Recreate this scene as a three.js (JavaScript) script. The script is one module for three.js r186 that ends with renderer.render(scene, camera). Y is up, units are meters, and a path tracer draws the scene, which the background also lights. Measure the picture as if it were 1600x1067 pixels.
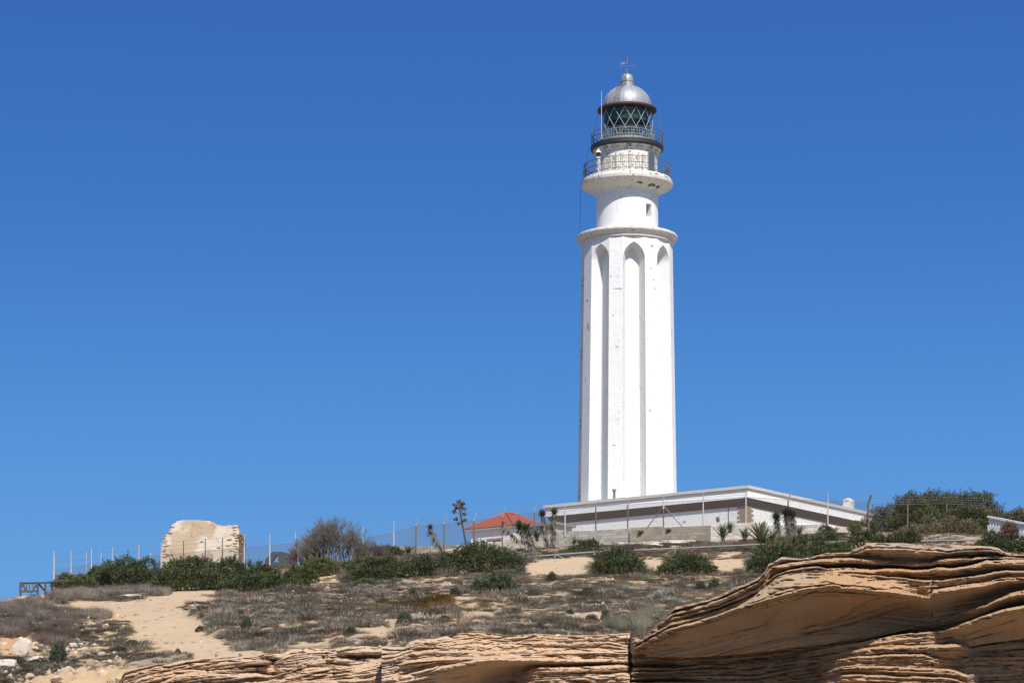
import * as THREE from 'three';
import { mergeGeometries, mergeVertices, toCreasedNormals } from 'three/addons/utils/BufferGeometryUtils.js';
import { ImprovedNoise } from 'three/addons/math/ImprovedNoise.js';
import { Brush, Evaluator, SUBTRACTION } from 'three-bvh-csg';

// ---------------------------------------------------------------- camera, sky, sun, exposure
const F = 4350, W = 1600, HH = 1067, HOR = 1381, EYE = 1.6;      // level camera with a raised lens, units of the lens in pixels
const scene = new THREE.Scene();
const camera = new THREE.PerspectiveCamera(2 * Math.atan(HOR / F) * 180 / Math.PI, W / (2 * HOR), 0.5, 20000);
camera.position.set(0, EYE, 0);
camera.lookAt(0, EYE, -100);
camera.setViewOffset(W, 2 * HOR, 0, 0, W, HH);
camera.updateProjectionMatrix();

const EXPOSURE = 1.3;
const renderer = new THREE.WebGLRenderer({ antialias: true });
renderer.setSize(1024, 682);
renderer.toneMapping = THREE.LinearToneMapping;
renderer.toneMappingExposure = EXPOSURE;
renderer.shadowMap.enabled = true;
renderer.shadowMap.type = THREE.PCFSoftShadowMap;

const SUN_AZ = 17 * Math.PI / 180, SUN_EL = 50 * Math.PI / 180;
const sunDir = new THREE.Vector3(Math.sin(SUN_AZ) * Math.cos(SUN_EL), Math.sin(SUN_EL), Math.cos(SUN_AZ) * Math.cos(SUN_EL));
const lin = (v) => { v /= 255; return v <= 0.04045 ? v / 12.92 : Math.pow((v + 0.055) / 1.055, 2.4); };
{ // clear blue sky: colour by elevation, a little paler round the sun
  const SW = 512, SH = 256, data = new Float32Array(SW * SH * 4);
  const stops = [[-90, 150, 140, 120], [-1, 165, 195, 224], [0, 160, 200, 234], [4, 114, 170, 226], [6, 104, 162, 223], [8.5, 89, 150, 217], [11, 75, 135, 207], [14, 63, 118, 194], [17.6, 56, 104, 180], [25, 46, 90, 166], [45, 36, 76, 150], [90, 30, 64, 136]];
  for (let j = 0; j < SH; j++) {
    const e = ((j + 0.5) / SH - 0.5) * 180;           // row 0 is the nadir
    let k = 0; while (k < stops.length - 2 && e > stops[k + 1][0]) k++;
    const a = stops[k], b = stops[k + 1], t = Math.min(1, Math.max(0, (e - a[0]) / (b[0] - a[0])));
    const base = [1, 2, 3].map((i) => (lin(a[i]) + (lin(b[i]) - lin(a[i])) * t) / EXPOSURE);
    for (let i = 0; i < SW; i++) {
      const u = (i + 0.5) / SW, ph = (u - 0.5) * 2 * Math.PI, er = e * Math.PI / 180;
      const dx = Math.cos(ph) * Math.cos(er), dy = Math.sin(er), dz = Math.sin(ph) * Math.cos(er);
      const c = dx * sunDir.x + dy * sunDir.y + dz * sunDir.z;
      const g = e > 0 ? 0.62 * Math.exp(-(1 - c) * 4.5) : 0;
      const o = (j * SW + i) * 4;
      data[o] = base[0] + g * 0.8; data[o + 1] = base[1] + g * 0.85; data[o + 2] = base[2] + g * 0.8; data[o + 3] = 1;
    }
  }
  const t = new THREE.DataTexture(data, SW, SH, THREE.RGBAFormat, THREE.FloatType);
  t.mapping = THREE.EquirectangularReflectionMapping; t.magFilter = t.minFilter = THREE.LinearFilter; t.needsUpdate = true;
  scene.background = t; scene.environment = t;
}
const sun = new THREE.DirectionalLight(new THREE.Color(1, 0.955, 0.895), 4.5);
sun.position.set(0, 20, -120).addScaledVector(sunDir, 300); sun.target.position.set(0, 20, -120);
sun.castShadow = true; sun.shadow.mapSize.set(4096, 4096);
Object.assign(sun.shadow.camera, { left: -120, right: 120, top: 120, bottom: -120, near: 10, far: 700 });
sun.shadow.bias = -0.0005; sun.shadow.normalBias = 0.03;
scene.add(sun, sun.target);

// ---------------------------------------------------------------- helpers
const rng = (s) => () => { s |= 0; s = s + 0x6D2B79F5 | 0; let t = Math.imul(s ^ s >>> 15, 1 | s); t = t + Math.imul(t ^ t >>> 7, 61 | t) ^ t; return ((t ^ t >>> 14) >>> 0) / 4294967296; };
const IN = new ImprovedNoise();
const n3 = (x, y, z) => IN.noise(x, y, z);
const fbm = (x, y, z, o = 4) => { let s = 0, a = 1, t = 0; for (let i = 0; i < o; i++) { s += a * n3(x, y, z + i * 7.3); t += a; a *= 0.5; x *= 2.03; y *= 2.03; z *= 2.03; } return s / t; };
const clamp = (v, a = 0, b = 1) => v < a ? a : v > b ? b : v;
const sst = (a, b, v) => { const t = clamp((v - a) / (b - a)); return t * t * (3 - 2 * t); };
const lerp = (a, b, t) => a + (b - a) * t;
const V = (x, y, z) => new THREE.Vector3(x, y, z);
const rad = (d) => d * Math.PI / 180;
function interp(pts, x, k = 1) {
  if (x <= pts[0][0]) return pts[0][k];
  for (let i = 1; i < pts.length; i++) if (x <= pts[i][0]) return lerp(pts[i - 1][k], pts[i][k], (x - pts[i - 1][0]) / (pts[i][0] - pts[i - 1][0]));
  return pts[pts.length - 1][k];
}
const at = (px, py, d) => V((px - 800) / F * d, EYE + (HOR - py) / F * d, -d);   // a point of the place seen in that direction at that distance

const used = new Map();
const numbered = (n) => { const k = used.get(n) ?? 0; used.set(n, k + 1); return k ? n + '_' + String(k).padStart(3, '0') : n; };
function tag(o, label, category, group, kind) {
  if (label) o.userData.label = label;
  if (category) o.userData.category = category;
  if (group) o.userData.group = group;
  if (kind) o.userData.kind = kind;
  return o;
}
function thing(name, label, category, pos, group) {
  const g = new THREE.Group(); g.name = numbered(name); if (pos) g.position.copy(pos);
  scene.add(g); return tag(g, label, category, group);
}
function strip(g, color) {
  if (g.index) g = g.toNonIndexed();
  for (const k of Object.keys(g.attributes)) if (!['position', 'normal', 'uv'].includes(k) && !(color && k === 'color')) g.deleteAttribute(k);
  if (!g.attributes.uv) g.setAttribute('uv', new THREE.BufferAttribute(new Float32Array(g.attributes.position.count * 2), 2));
  return g;
}
function mesh(name, geos, mat, parent, top = false) {
  let g = Array.isArray(geos) ? mergeGeometries(geos.map((q) => strip(q, mat.vertexColors))) : geos;
  const m = new THREE.Mesh(g, mat); m.name = top ? numbered(name) : name; m.castShadow = m.receiveShadow = true;
  (parent ?? scene).add(m); return m;
}
function bar(a, b, r0, r1 = r0, seg = 6, open = false) {
  const dir = b.clone().sub(a), L = dir.length();
  const g = new THREE.CylinderGeometry(r1, r0, L, seg, 1, open);
  g.applyQuaternion(new THREE.Quaternion().setFromUnitVectors(V(0, 1, 0), dir.normalize()));
  g.translate((a.x + b.x) / 2, (a.y + b.y) / 2, (a.z + b.z) / 2);
  return g;
}
const box = (w, h, d, x, y, z) => new THREE.BoxGeometry(w, h, d).translate(x, y, z);
const ring = (R, r, y, seg = 96) => new THREE.TorusGeometry(R, r, 6, seg).rotateX(Math.PI / 2).translate(0, y, 0);
const lathe = (pts, seg = 96) => new THREE.LatheGeometry(pts.map(([r, y]) => new THREE.Vector2(r, y)), seg);
const creased = (g, a = 0.5) => toCreasedNormals(g, a);
function uvFromXY(g, s = 1) {          // metre-sized planar uv by the main direction of each face
  g = g.index ? g.toNonIndexed() : g; const p = g.attributes.position, n = g.attributes.normal, uv = new Float32Array(p.count * 2);
  for (let i = 0; i < p.count; i++) {
    const ax = Math.abs(n.getX(i)), ay = Math.abs(n.getY(i)), az = Math.abs(n.getZ(i));
    const [u, v] = ay > ax && ay > az ? [p.getX(i), p.getZ(i)] : ax > az ? [p.getZ(i), p.getY(i)] : [p.getX(i), p.getY(i)];
    uv[2 * i] = u * s; uv[2 * i + 1] = v * s;
  }
  g.setAttribute('uv', new THREE.BufferAttribute(uv, 2)); return g;
}
function tex(size, fn, srgb = true, h = size) {
  const d = new Uint8Array(size * h * 4);
  for (let y = 0; y < h; y++) for (let x = 0; x < size; x++) { const c = fn(x / size, y / h); const o = (y * size + x) * 4; d[o] = clamp(c[0]) * 255; d[o + 1] = clamp(c[1]) * 255; d[o + 2] = clamp(c[2]) * 255; d[o + 3] = 255; }
  const t = new THREE.DataTexture(d, size, h); t.wrapS = t.wrapT = THREE.RepeatWrapping; t.magFilter = THREE.LinearFilter; t.minFilter = THREE.LinearMipmapLinearFilter; t.generateMipmaps = true;
  if (srgb) t.colorSpace = THREE.SRGBColorSpace; t.needsUpdate = true; return t;
}
// tileable noise
const tn = (u, v, f, z) => { const a = n3(u * f, v * f, z), b = n3((u - 1) * f, v * f, z), c = n3(u * f, (v - 1) * f, z), d = n3((u - 1) * f, (v - 1) * f, z); return lerp(lerp(a, b, sst(0, 1, u)), lerp(c, d, sst(0, 1, u)), sst(0, 1, v)); };
const tfbm = (u, v, f, z, o = 4) => { let s = 0, a = 1, t = 0; for (let i = 0; i < o; i++) { s += a * tn(u, v, f, z + i * 3.1); t += a; a *= 0.55; f *= 2; } return s / t; };

// ---------------------------------------------------------------- materials
const grainTex = tex(512, (u, v) => { const n = 0.5 + 0.55 * tfbm(u, v, 12, 4.2, 5); return [n, n, n]; }, false);
const limewash = (w, size) => tex(size, (u, v) => {            // white lime paint with stains and flaking spots
  const a = tfbm(u, v, 6, 1.3, 5), b = tfbm(u, v, 22, 9.1, 4), p = tfbm(u, v, 9, 22.7, 5);
  let c = [w + 0.05 * a, w + 0.05 * a, w - 0.012 + 0.045 * a];
  const st = sst(0.08, 0.38, b) * 0.1; c = c.map((q, i) => q - st * [0.9, 1, 1.25][i]);
  const fl = sst(0.33, 0.39, p) * 0.75; c = c.map((q, i) => lerp(q, [0.62, 0.53, 0.44][i], fl));
  return c;
});
const stucco = limewash(0.86, 1024), freshPaint = limewash(0.945, 512);
const wornStucco = tex(1024, (u, v) => {        // the same with the paint coming off in patches
  const a = tfbm(u, v, 6, 1.3, 5), p = tfbm(u, v, 8, 31.7, 5), q2 = tfbm(u, v, 14, 50.7, 5);
  let c = [0.82 + 0.06 * a, 0.81 + 0.06 * a, 0.78 + 0.06 * a];
  const f1 = sst(0.1, 0.2, p) * 0.5; c = c.map((q, i) => lerp(q, [0.74, 0.67, 0.57][i], f1));
  const f2 = sst(0.2, 0.27, q2) * 0.8; c = c.map((q, i) => lerp(q, [0.42, 0.36, 0.3][i], f2));
  return c;
});
const peelTex = tex(512, (u, v) => {             // half of the paint gone, grey render below
  const a = tfbm(u, v, 6, 1.3, 5), p = tfbm(u, v, 5, 71.7, 5), q2 = tfbm(u, v, 9, 90.7, 5);
  let c = [0.83 + 0.06 * a, 0.82 + 0.06 * a, 0.79 + 0.06 * a];
  c = c.map((q, i) => lerp(q, [0.68, 0.64, 0.56][i], sst(0.02, 0.12, p) * 0.75)); c = c.map((q, i) => lerp(q, [0.42, 0.38, 0.33][i], sst(0.13, 0.2, q2) * 0.8));
  return c;
});
const stdm = (o) => new THREE.MeshStandardMaterial({ roughness: 0.9, ...o });
const rep = (t, s) => { const c = t.clone(); c.repeat.set(s, s); c.needsUpdate = true; return c; };
const M = {
  white: stdm({ map: rep(stucco, 1 / 5), bumpMap: rep(grainTex, 0.6), bumpScale: 0.012 }),
  fresh: stdm({ map: rep(freshPaint, 1 / 5), bumpMap: rep(grainTex, 0.6), bumpScale: 0.012 }),
  worn: stdm({ map: rep(wornStucco, 1 / 3.2), bumpMap: rep(grainTex, 0.6), bumpScale: 0.014 }),
  peel: stdm({ map: rep(peelTex, 1 / 2.6), bumpMap: rep(grainTex, 0.6), bumpScale: 0.02 }),
  flake: stdm({ color: new THREE.Color(0.5, 0.41, 0.32) }),
  spall: stdm({ color: new THREE.Color(0.17, 0.125, 0.09) }),
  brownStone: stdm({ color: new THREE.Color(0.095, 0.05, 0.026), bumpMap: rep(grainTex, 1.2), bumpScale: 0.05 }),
  quoin: stdm({ color: new THREE.Color(0.33, 0.24, 0.16), bumpMap: rep(grainTex, 1.2), bumpScale: 0.04 }),
  concrete: stdm({ color: new THREE.Color(0.52, 0.5, 0.46), bumpMap: rep(grainTex, 1), bumpScale: 0.02 }),
  silver: stdm({ color: new THREE.Color(0.31, 0.32, 0.335), metalness: 0.3, roughness: 0.5 }),
  greyMetal: stdm({ color: new THREE.Color(0.3, 0.31, 0.32), metalness: 0.3, roughness: 0.55 }),
  darkMetal: stdm({ color: new THREE.Color(0.03, 0.032, 0.036), metalness: 0.2, roughness: 0.55 }),
  railMetal: stdm({ color: new THREE.Color(0.13, 0.13, 0.13), metalness: 0.3, roughness: 0.6 }),
  rust: stdm({ color: new THREE.Color(0.06, 0.026, 0.02), roughness: 0.75 }),
  rustPost: stdm({ color: new THREE.Color(0.15, 0.1, 0.08), roughness: 0.85 }),
  whitePost: stdm({ color: new THREE.Color(0.42, 0.41, 0.4), roughness: 0.8 }),
  galv: stdm({ color: new THREE.Color(0.16, 0.16, 0.16), roughness: 0.6 }),
  bars: stdm({ color: new THREE.Color(0.4, 0.43, 0.42), roughness: 0.5 }),
  teal: stdm({ color: new THREE.Color(0.03, 0.06, 0.06), roughness: 0.7 }),
  greenGrey: stdm({ color: new THREE.Color(0.27, 0.32, 0.29), roughness: 0.6 }),
  black: stdm({ color: new THREE.Color(0.012, 0.012, 0.014), roughness: 0.8 }),
  doorGrey: stdm({ color: new THREE.Color(0.075, 0.1, 0.135), roughness: 0.6 }),
  glass: new THREE.MeshPhysicalMaterial({ color: new THREE.Color(0.55, 0.72, 0.67), roughness: 0.03, transmission: 1, thickness: 0, ior: 1.5 }),
  lens: new THREE.MeshPhysicalMaterial({ color: new THREE.Color(0.5, 0.62, 0.52), roughness: 0.25, transmission: 0.55, thickness: 0, ior: 1.5 }),
  wood: stdm({ color: new THREE.Color(0.2, 0.175, 0.15), roughness: 0.95, bumpMap: rep(grainTex, 3), bumpScale: 0.008 }),
  darkWood: stdm({ color: new THREE.Color(0.085, 0.07, 0.06), roughness: 0.95 }),
  pipeGrey: stdm({ color: new THREE.Color(0.2, 0.2, 0.2), roughness: 0.7 }),
  tile: stdm({ color: new THREE.Color(0.34, 0.062, 0.033), roughness: 0.85 }),
  corrugated: stdm({ color: new THREE.Color(0.24, 0.23, 0.21), roughness: 0.85 }),
  camo: stdm({ color: new THREE.Color(0.018, 0.03, 0.026), roughness: 0.8, side: THREE.DoubleSide }),
  vertex: stdm({ vertexColors: true, roughness: 0.95 }),
  leaf: stdm({ vertexColors: true, roughness: 0.85, side: THREE.DoubleSide }),
  dryLeaf: stdm({ vertexColors: true, roughness: 0.95, side: THREE.DoubleSide }),
  bark: stdm({ color: new THREE.Color(0.12, 0.1, 0.08), roughness: 0.95 }),
};

// ---------------------------------------------------------------- terrain
const PYB = [[-700, 1150], [0, 1086], [100, 1074], [200, 1062], [400, 1052], [700, 1035], [985, 1030], [1250, 1010], [1600, 1000], [2400, 1000]];
const PYC = [[-700, 985], [-200, 945], [0, 934], [60, 930], [100, 923], [150, 914], [250, 905], [350, 896], [430, 889], [500, 884], [560, 878], [620, 870], [700, 864], [850, 857], [1000, 852], [1130, 846], [1250, 838], [1330, 832], [1400, 820], [1480, 814], [1560, 824], [1600, 832], [1800, 845], [2400, 860]];
const DC = [[-700, 95], [0, 122], [60, 136], [100, 148], [150, 160], [250, 166], [480, 170], [800, 174], [1000, 177], [1300, 176], [1600, 168], [2400, 160]];
const D0 = 50;
const pyGround = (px, d) => lerp(interp(PYB, px), interp(PYC, px), clamp((d - D0) / (interp(DC, px) - D0)));
function height(x, z) {
  const d = -z;
  if (d < 1) return 0;
  const px = clamp(800 + x * F / d, -700, 2400);
  let H;
  if (d < D0) { const H0 = (HOR - interp(PYB, px)) / F * D0; const t = d / D0; H = lerp(-EYE, H0, t * t * t); }
  else {
    const dc = interp(DC, px), dd = Math.min(d, dc);
    H = (HOR - pyGround(px, dd)) / F * dd;
    if (d > dc) H += (d - dc) * 0.01 - Math.max(0, d - 260) * 0.08;
  }
  const near = sst(30, 52, d), fade = 1 - 0.65 * sst(120, 165, d);
  let b = 0.5 * n3(x * 0.11, 3.1, z * 0.09) + 0.26 * n3(x * 0.33, 8.2, z * 0.25) + 0.09 * n3(x * 1.1, 1.2, z * 0.9) + 0.035 * n3(x * 2.7, 5.5, z * 2.3);
  const sand = sandMask(px, pyGround(px, d));
  b *= lerp(1, 0.45, sand);
  H += b * near * fade;
  b += 0;
  H += near * fade * (1 - 0.5 * sand) * 0.1 * fbm(x * 1.9, 7.7, z * 0.9, 3);
  const bank = (1 - sst(170, 235, px)) * near * (1 - sst(80, 95, d));                    // eroded bank at the lower left
  if (bank > 0) {
    const e = 55.2 + 0.9 * n3(x * 0.5, 0.3, 2.2);
    H += bank * (0.12 * sst(e, e + 1.1, d) * (1 - sst(57.5, 80, d)) - 0.22 + 0.36 * fbm(x * 0.6, 4.4, z * 0.4, 4) + 0.2 * fbm(x * 2.1, 2.4, z * 1.5, 4));
    const gully = Math.exp(-Math.pow((px - 30) / 60, 2)) * sst(62, 66, d) * (1 - sst(72, 84, d));
    H -= gully * 0.5;
  }
  return EYE + H;
}
const ELL = [ // bare sand: px, py, half width, half height
  [150, 948, 90, 7], [215, 962, 75, 20], [265, 990, 62, 22], [300, 1012, 70, 16], [345, 1024, 75, 9], [385, 1042, 90, 14], [300, 1036, 50, 8], [285, 940, 65, 9], [300, 925, 40, 6], [265, 933, 30, 6], [130, 952, 50, 8],
  [505, 908, 25, 12], [480, 920, 28, 6], [870, 890, 50, 16], [905, 880, 34, 10], [845, 905, 26, 8], [1020, 882, 16, 14], [1142, 880, 28, 16], [1110, 905, 30, 4], [1345, 836, 22, 8], [620, 980, 34, 10], [590, 998, 40, 10], [680, 895, 60, 5],
  [765, 965, 26, 6], [725, 975, 14, 16], [790, 940, 22, 6], [60, 930, 60, 5], [20, 933, 40, 4], [70, 1060, 110, 13], [160, 1056, 40, 8], [25, 1000, 30, 16], [920, 965, 40, 8], [830, 975, 30, 6], [560, 890, 8, 4]];
function sandMask(px, py) {
  let m = 0;
  for (const [x, y, a, b] of ELL) { const q = ((px - x) / a) ** 2 + ((py - y) / b) ** 2; if (q < 1.6) m = Math.max(m, 1 - sst(0.75, 1.35, q)); }
  return m;
}
function groundAt(px, py) {        // the ground point seen there
  const a = interp(PYB, px), c = interp(PYC, px), d = D0 + clamp((py - a) / (c - a)) * (interp(DC, px) - D0);
  const x = (px - 800) / F * d; return V(x, height(x, -d), -d);
}
const stand = (px, d) => { const x = (px - 800) / F * d; return V(x, height(x, -d), -d); };
{
  const cols = [], rows = [];
  for (let p = -700; p <= 2400; p += (p >= -60 && p < 1660) ? 3 : 25) cols.push(p);
  for (let d = 2; d < 46; d += 2.2) rows.push(d);
  for (let d = 46; d < 100; d += 0.28) rows.push(d);
  for (let d = 100; d < 190; d += 0.5) rows.push(d);
  for (let d = 190; d < 420; d += 12) rows.push(d);
  const nc = cols.length, nr = rows.length, pos = new Float32Array(nc * nr * 3), col = new Float32Array(nc * nr * 3), uv = new Float32Array(nc * nr * 2), idx = [];
  let o = 0;
  for (let j = 0; j < nr; j++) for (let i = 0; i < nc; i++) {
    const d = rows[j], x = (cols[i] - 800) / F * d, z = -d, y = height(x, z), k = o++;
    pos.set([x, y, z], k * 3); uv.set([x, z], k * 2);
    const px = cols[i], py = pyGround(px, d), m = sandMask(px, py);
    const patch = fbm(x * 0.3, 6.6, z * 0.11, 4), fine = fbm(x * 2.2, 2.6, z * 1.1, 4);
    let litter = clamp(sst(-0.32, 0.14, patch) * 0.85 + 0.16 + fine * 0.8) * (1 - m) ;
    const bankPx = (1 - sst(170, 240, px)) * sst(945, 965, py);
    litter *= 1 - 0.45 * bankPx;
    const ochre = bankPx * 0.6 + Math.max(0, fbm(x * 0.1, 1.1, z * 0.1, 2)) * 0.3;
    const red = Math.exp(-Math.pow((px - 25) / 22, 2) - Math.pow((py - 995) / 16, 2)) * 0.8;
    let c = [0.43, 0.315, 0.197].map((v, q) => v * (1 + 0.16 * fine + 0.08 * patch));
    c = c.map((v, q) => lerp(v, [0.44, 0.30, 0.15][q], ochre)); c = c.map((v, q) => lerp(v, [0.42, 0.2, 0.09][q], red));
    c = c.map((v, q) => lerp(v, [0.2, 0.155, 0.115][q] * (1 + 0.5 * fine), litter * 0.8));
    const wet = 1 - sst(30, 45, d + 3 * patch); c = c.map((v, q) => lerp(v, [0.1, 0.078, 0.058][q] * (1 + 0.6 * fine), wet));   // dark weed-grown rock at the shore
    col.set(c, k * 3);
  }
  for (let j = 0; j < nr - 1; j++) for (let i = 0; i < nc - 1; i++) { const a = j * nc + i, b = a + 1, c = a + nc, d = c + 1; idx.push(a, b, c, b, d, c); }
  const g = new THREE.BufferGeometry();
  g.setAttribute('position', new THREE.BufferAttribute(pos, 3)); g.setAttribute('color', new THREE.BufferAttribute(col, 3)); g.setAttribute('uv', new THREE.BufferAttribute(uv, 2)); g.setIndex(idx); g.computeVertexNormals();
  const hill = mesh('hill', g, stdm({ vertexColors: true, roughness: 1, bumpMap: rep(grainTex, 0.35), bumpScale: 0.07 }), scene, true);
  tag(hill, 'sandy coastal slope with a bare path and dry litter', null, null, 'structure');
  const gg = new THREE.PlaneGeometry(12000, 12000).rotateX(-Math.PI / 2).translate(0, -0.4, 0);
  tag(mesh('sea', gg, stdm({ color: new THREE.Color(0.02, 0.05, 0.07), roughness: 0.25 }), scene, true), 'dark blue sea round the cape', null, null, 'structure');
}

// ---------------------------------------------------------------- sandstone outcrops
// each bed line: [px, py, how far its lip stands out (m), how far the face falls back below it (m), height of the lit nose (px)]
function outcrop(name, label, x0, x1, dBase, beds, opt) {
  const stepX = opt.step ?? 1.3, NV = opt.rows ?? 300, nc = Math.ceil((x1 - x0) / stepX) + 1;
  const yb = 1092, rowsPos = [], colr = [], nr = NV + 3;
  const pos = new Float32Array(nc * nr * 3), col = new Float32Array(nc * nr * 3), uv = new Float32Array(nc * nr * 2);
  const K = beds.length;
  for (let i = 0; i < nc; i++) {
    const px = x0 + (x1 - x0) * i / (nc - 1), X = (px - 800) / F * dBase;
    const wob = (k) => (opt.wob ?? 1) * 1.3 * n3(X * 1.3, k * 3.7, 0.5) + 0.8 * n3(X * 4.1, k * 5.1, 1.5) + 0.75 * n3(X * 11, k * 2.1, 7.5) + 0.5 * n3(X * 27, k * 6.1, 2.5);
    const joint = (k) => { if (!opt.block) return 0; const q = X / 0.85 + 0.9 * n3(X * 0.5, k * 1.7, 2.2) + k * 0.37, f = q - Math.floor(q), hsh = (n) => { const v = Math.sin((n + k * 31.7) * 127.1) * 43758.5; return v - Math.floor(v) - 0.5; }; return opt.block * lerp(hsh(Math.floor(q)), hsh(Math.floor(q) + 1), sst(0.9, 1, f)) - opt.block * 0.5 * Math.exp(-Math.pow((f - 0.95) / 0.03, 2)); };
    const ys = [], P = [], U = [], N = [];
    for (let k = 0; k < K; k++) {
      const s = k === 0 ? 0.55 : 1;
      let y = interp(beds[k], px, 1) + wob(k) * s; if (k) y = Math.max(y, ys[k - 1] + 1.2);
      ys.push(y); P.push(interp(beds[k], px, 2) + 0.05 * n3(X * 0.9, k * 2.9, 4.4) + 0.05 * n3(X * 3.3, k * 2.9, 9.4) + 0.022 * n3(X * 10, k * 2.9, 9.4) + joint(k)); U.push(interp(beds[k], px, 3) * (opt.cut ? lerp(opt.cut, 1, sst(0.2, 0.45, interp(beds[k], px, 3))) : 1)); N.push(interp(beds[k], px, 4));
    }
    ys.push(yb); P.push(P[K - 1] - U[K - 1]); U.push(0); N.push(3);
    let k = 0;
    for (let j = 0; j < nr; j++) {
      let py, p, shade = 0, bedK = 0, t = 0, tilt = 0;
      if (j < 2) { py = ys[0] + (j === 0 ? 12 : 1); p = P[0] - 0.3; }
      else if (j === nr - 1) { py = yb; p = -4; }
      else {
        py = lerp(ys[0], yb, (j - 2) / (NV - 1));
        k = 0; while (k < K - 1 && py >= ys[k + 1]) k++;
        const h = ys[k + 1] - ys[k], dy = py - ys[k]; t = dy / h; bedK = k;
        const um = lerp(clamp(0.75 + 1.3 * n3(X * 0.55, k * 4.3, 2.2), 0.25, 1.25), 1, sst(0.35, 0.6, U[k])), Uk = U[k] * um;
        const nose = Math.min(N[k] * (1 + 0.5 * n3(X * 0.9, k * 1.9, 6.6)), h * 0.55), back = Uk * sst(0, 1, h / 10 + 0.15);
        // round shoulder, nose, then the undercut, then out again on to the next shelf
        const shoulder = -Math.min(0.1, 0.02 + h * 0.004) * Math.pow(1 - clamp(dy / Math.max(1.5, nose * 0.8)), 2);
        const c = clamp((dy - nose) / Math.max(1, h - nose)), soft = opt.soft?.includes(k);
        const under = -back * (soft ? Math.sin(Math.min(1, c * 1.02) * Math.PI / 2) : Math.pow(c, 0.9));
        const flat = 1 - sst(0.02, 0.09, U[k]);
        p = lerp(P[k] + shoulder + under, lerp(P[k], P[k + 1] - 0.03, sst(0, 1, t)) + shoulder * 0.3, flat);
        // fine laminae following the bed, fading in and out along it
        const bs = dy * (0.55 + 9 / (h + 12)) + 2.5 * n3(X * 0.45, k * 2.2, 1.1) + py * 0.12 + (opt.cross ?? 0) * X * F / dBase * (0.6 + 0.4 * Math.sin(k * 2.3));
        const calm = lerp(1, 0.4, sst(0.35, 0.65, U[k]) * sst(0.04, 0.2, c)), on = clamp(0.45 + 1.4 * n3(X * 0.7, bs * 0.09, k + 3.3));
        p += calm * (opt.lamAmp ?? 0.05) * (1.5 * n3(X * 0.35, bs * 0.3, k * 7.7) + 1.0 * on * n3(X * 0.8, bs * 0.75, k * 3.1) + 0.55 * on * n3(X * 1.7, bs * 1.5, 9.1));
        // pitted, weathered surface
        p += calm * (0.035 * fbm(X * 3, py * 0.1, 2.1, 3) + 0.036 * fbm(X * 8, py * 0.2, 6.1, 4) + 0.014 * n3(X * 26, py * 0.6, 1.3) - 0.05 * calm * calm * sst(0.18, 0.4, n3(X * 5, py * 0.22, 4.9))) + 0.03 * fbm(X * 1.3, py * 0.03, 4.1, 2);
        for (const gr of opt.grooves ?? []) {
          const gx0 = gr[0][0], gx1 = gr[gr.length - 1][0]; if (px < gx0 || px > gx1) continue;
          const en = sst(gx0, gx0 + 22, px) * (1 - sst(gx1 - 22, gx1, px)), gy = interp(gr, px, 1) + 1.2 * n3(X * 3, gx0, 0.2) + 0.7 * n3(X * 9, gx0, 3.2), q = py - gy, k2 = en * (0.6 + 0.8 * n3(X * 2, gx0, 8.8));
          p -= 0.085 * k2 * Math.exp(-Math.pow(q / 1.4, 2)) + 0.065 * en * sst(-1, 1.2, q) * (1 - sst(2, 26, q));
        }
        for (const [cx, y0, y1, w, dep] of opt.cracks ?? []) if (py > y0 && py < y1) { const q = (px - cx - 5 * n3(py * 0.04, cx, 0.4) - 2.5 * n3(py * 0.17, cx, 3.4)) / w; p -= dep * (w > 3 ? 1 : clamp(0.6 + 1.6 * n3(py * 0.09, cx, 7.7))) * Math.exp(-q * q); }
      }
      const d = dBase - p, q = at(px, py, d), o = (j + 0) * nc + i;
      if (j === 0) { q.z -= 7; q.y -= 0.7; }
      pos.set([q.x, q.y, q.z], o * 3); uv.set([q.x, q.y + q.z * 0.5], o * 2);
      const st = fbm(q.x * 0.7, q.y * 5, 1.7, 4), bl = fbm(q.x * 1.2, q.y * 1.6, 8.7, 4), pat = opt.patina ? opt.patina(px, py, bedK) : 0;
      let c = opt.color.map((v, m) => v * (1 + 0.22 * st + 0.14 * bl));
      const warm = clamp(0.5 + 1.3 * fbm(q.x * 0.5, q.y * 1.1, 12.7, 3)); c = c.map((v, m) => v * lerp(1, [1.04, 0.93, 0.8][m], warm));
      const grey = clamp(pat * (0.55 + 1.4 * bl) + 0.25 * sst(0.1, 0.4, fbm(q.x * 2.5, q.y * 6, 3.7, 3)));
      c = c.map((v, m) => lerp(v, [0.3, 0.25, 0.195][m], grey));
      col.set(c, o * 3);
    }
  }
  const idx = [];
  for (let j = 0; j < nr - 1; j++) for (let i = 0; i < nc - 1; i++) { const a = j * nc + i, b = a + 1, c = a + nc, d = c + 1; idx.push(a, c, b, b, c, d); }
  const g = new THREE.BufferGeometry();
  g.setAttribute('position', new THREE.BufferAttribute(pos, 3)); g.setAttribute('color', new THREE.BufferAttribute(col, 3)); g.setAttribute('uv', new THREE.BufferAttribute(uv, 2)); g.setIndex(idx); g.computeVertexNormals();
  const m = mesh(name, g, stdm({ vertexColors: true, roughness: 0.97, side: THREE.DoubleSide, bumpMap: rep(grainTex, 1.3), bumpScale: 0.02 }), scene, true);
  return tag(m, label, 'rock outcrop');
}
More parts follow.
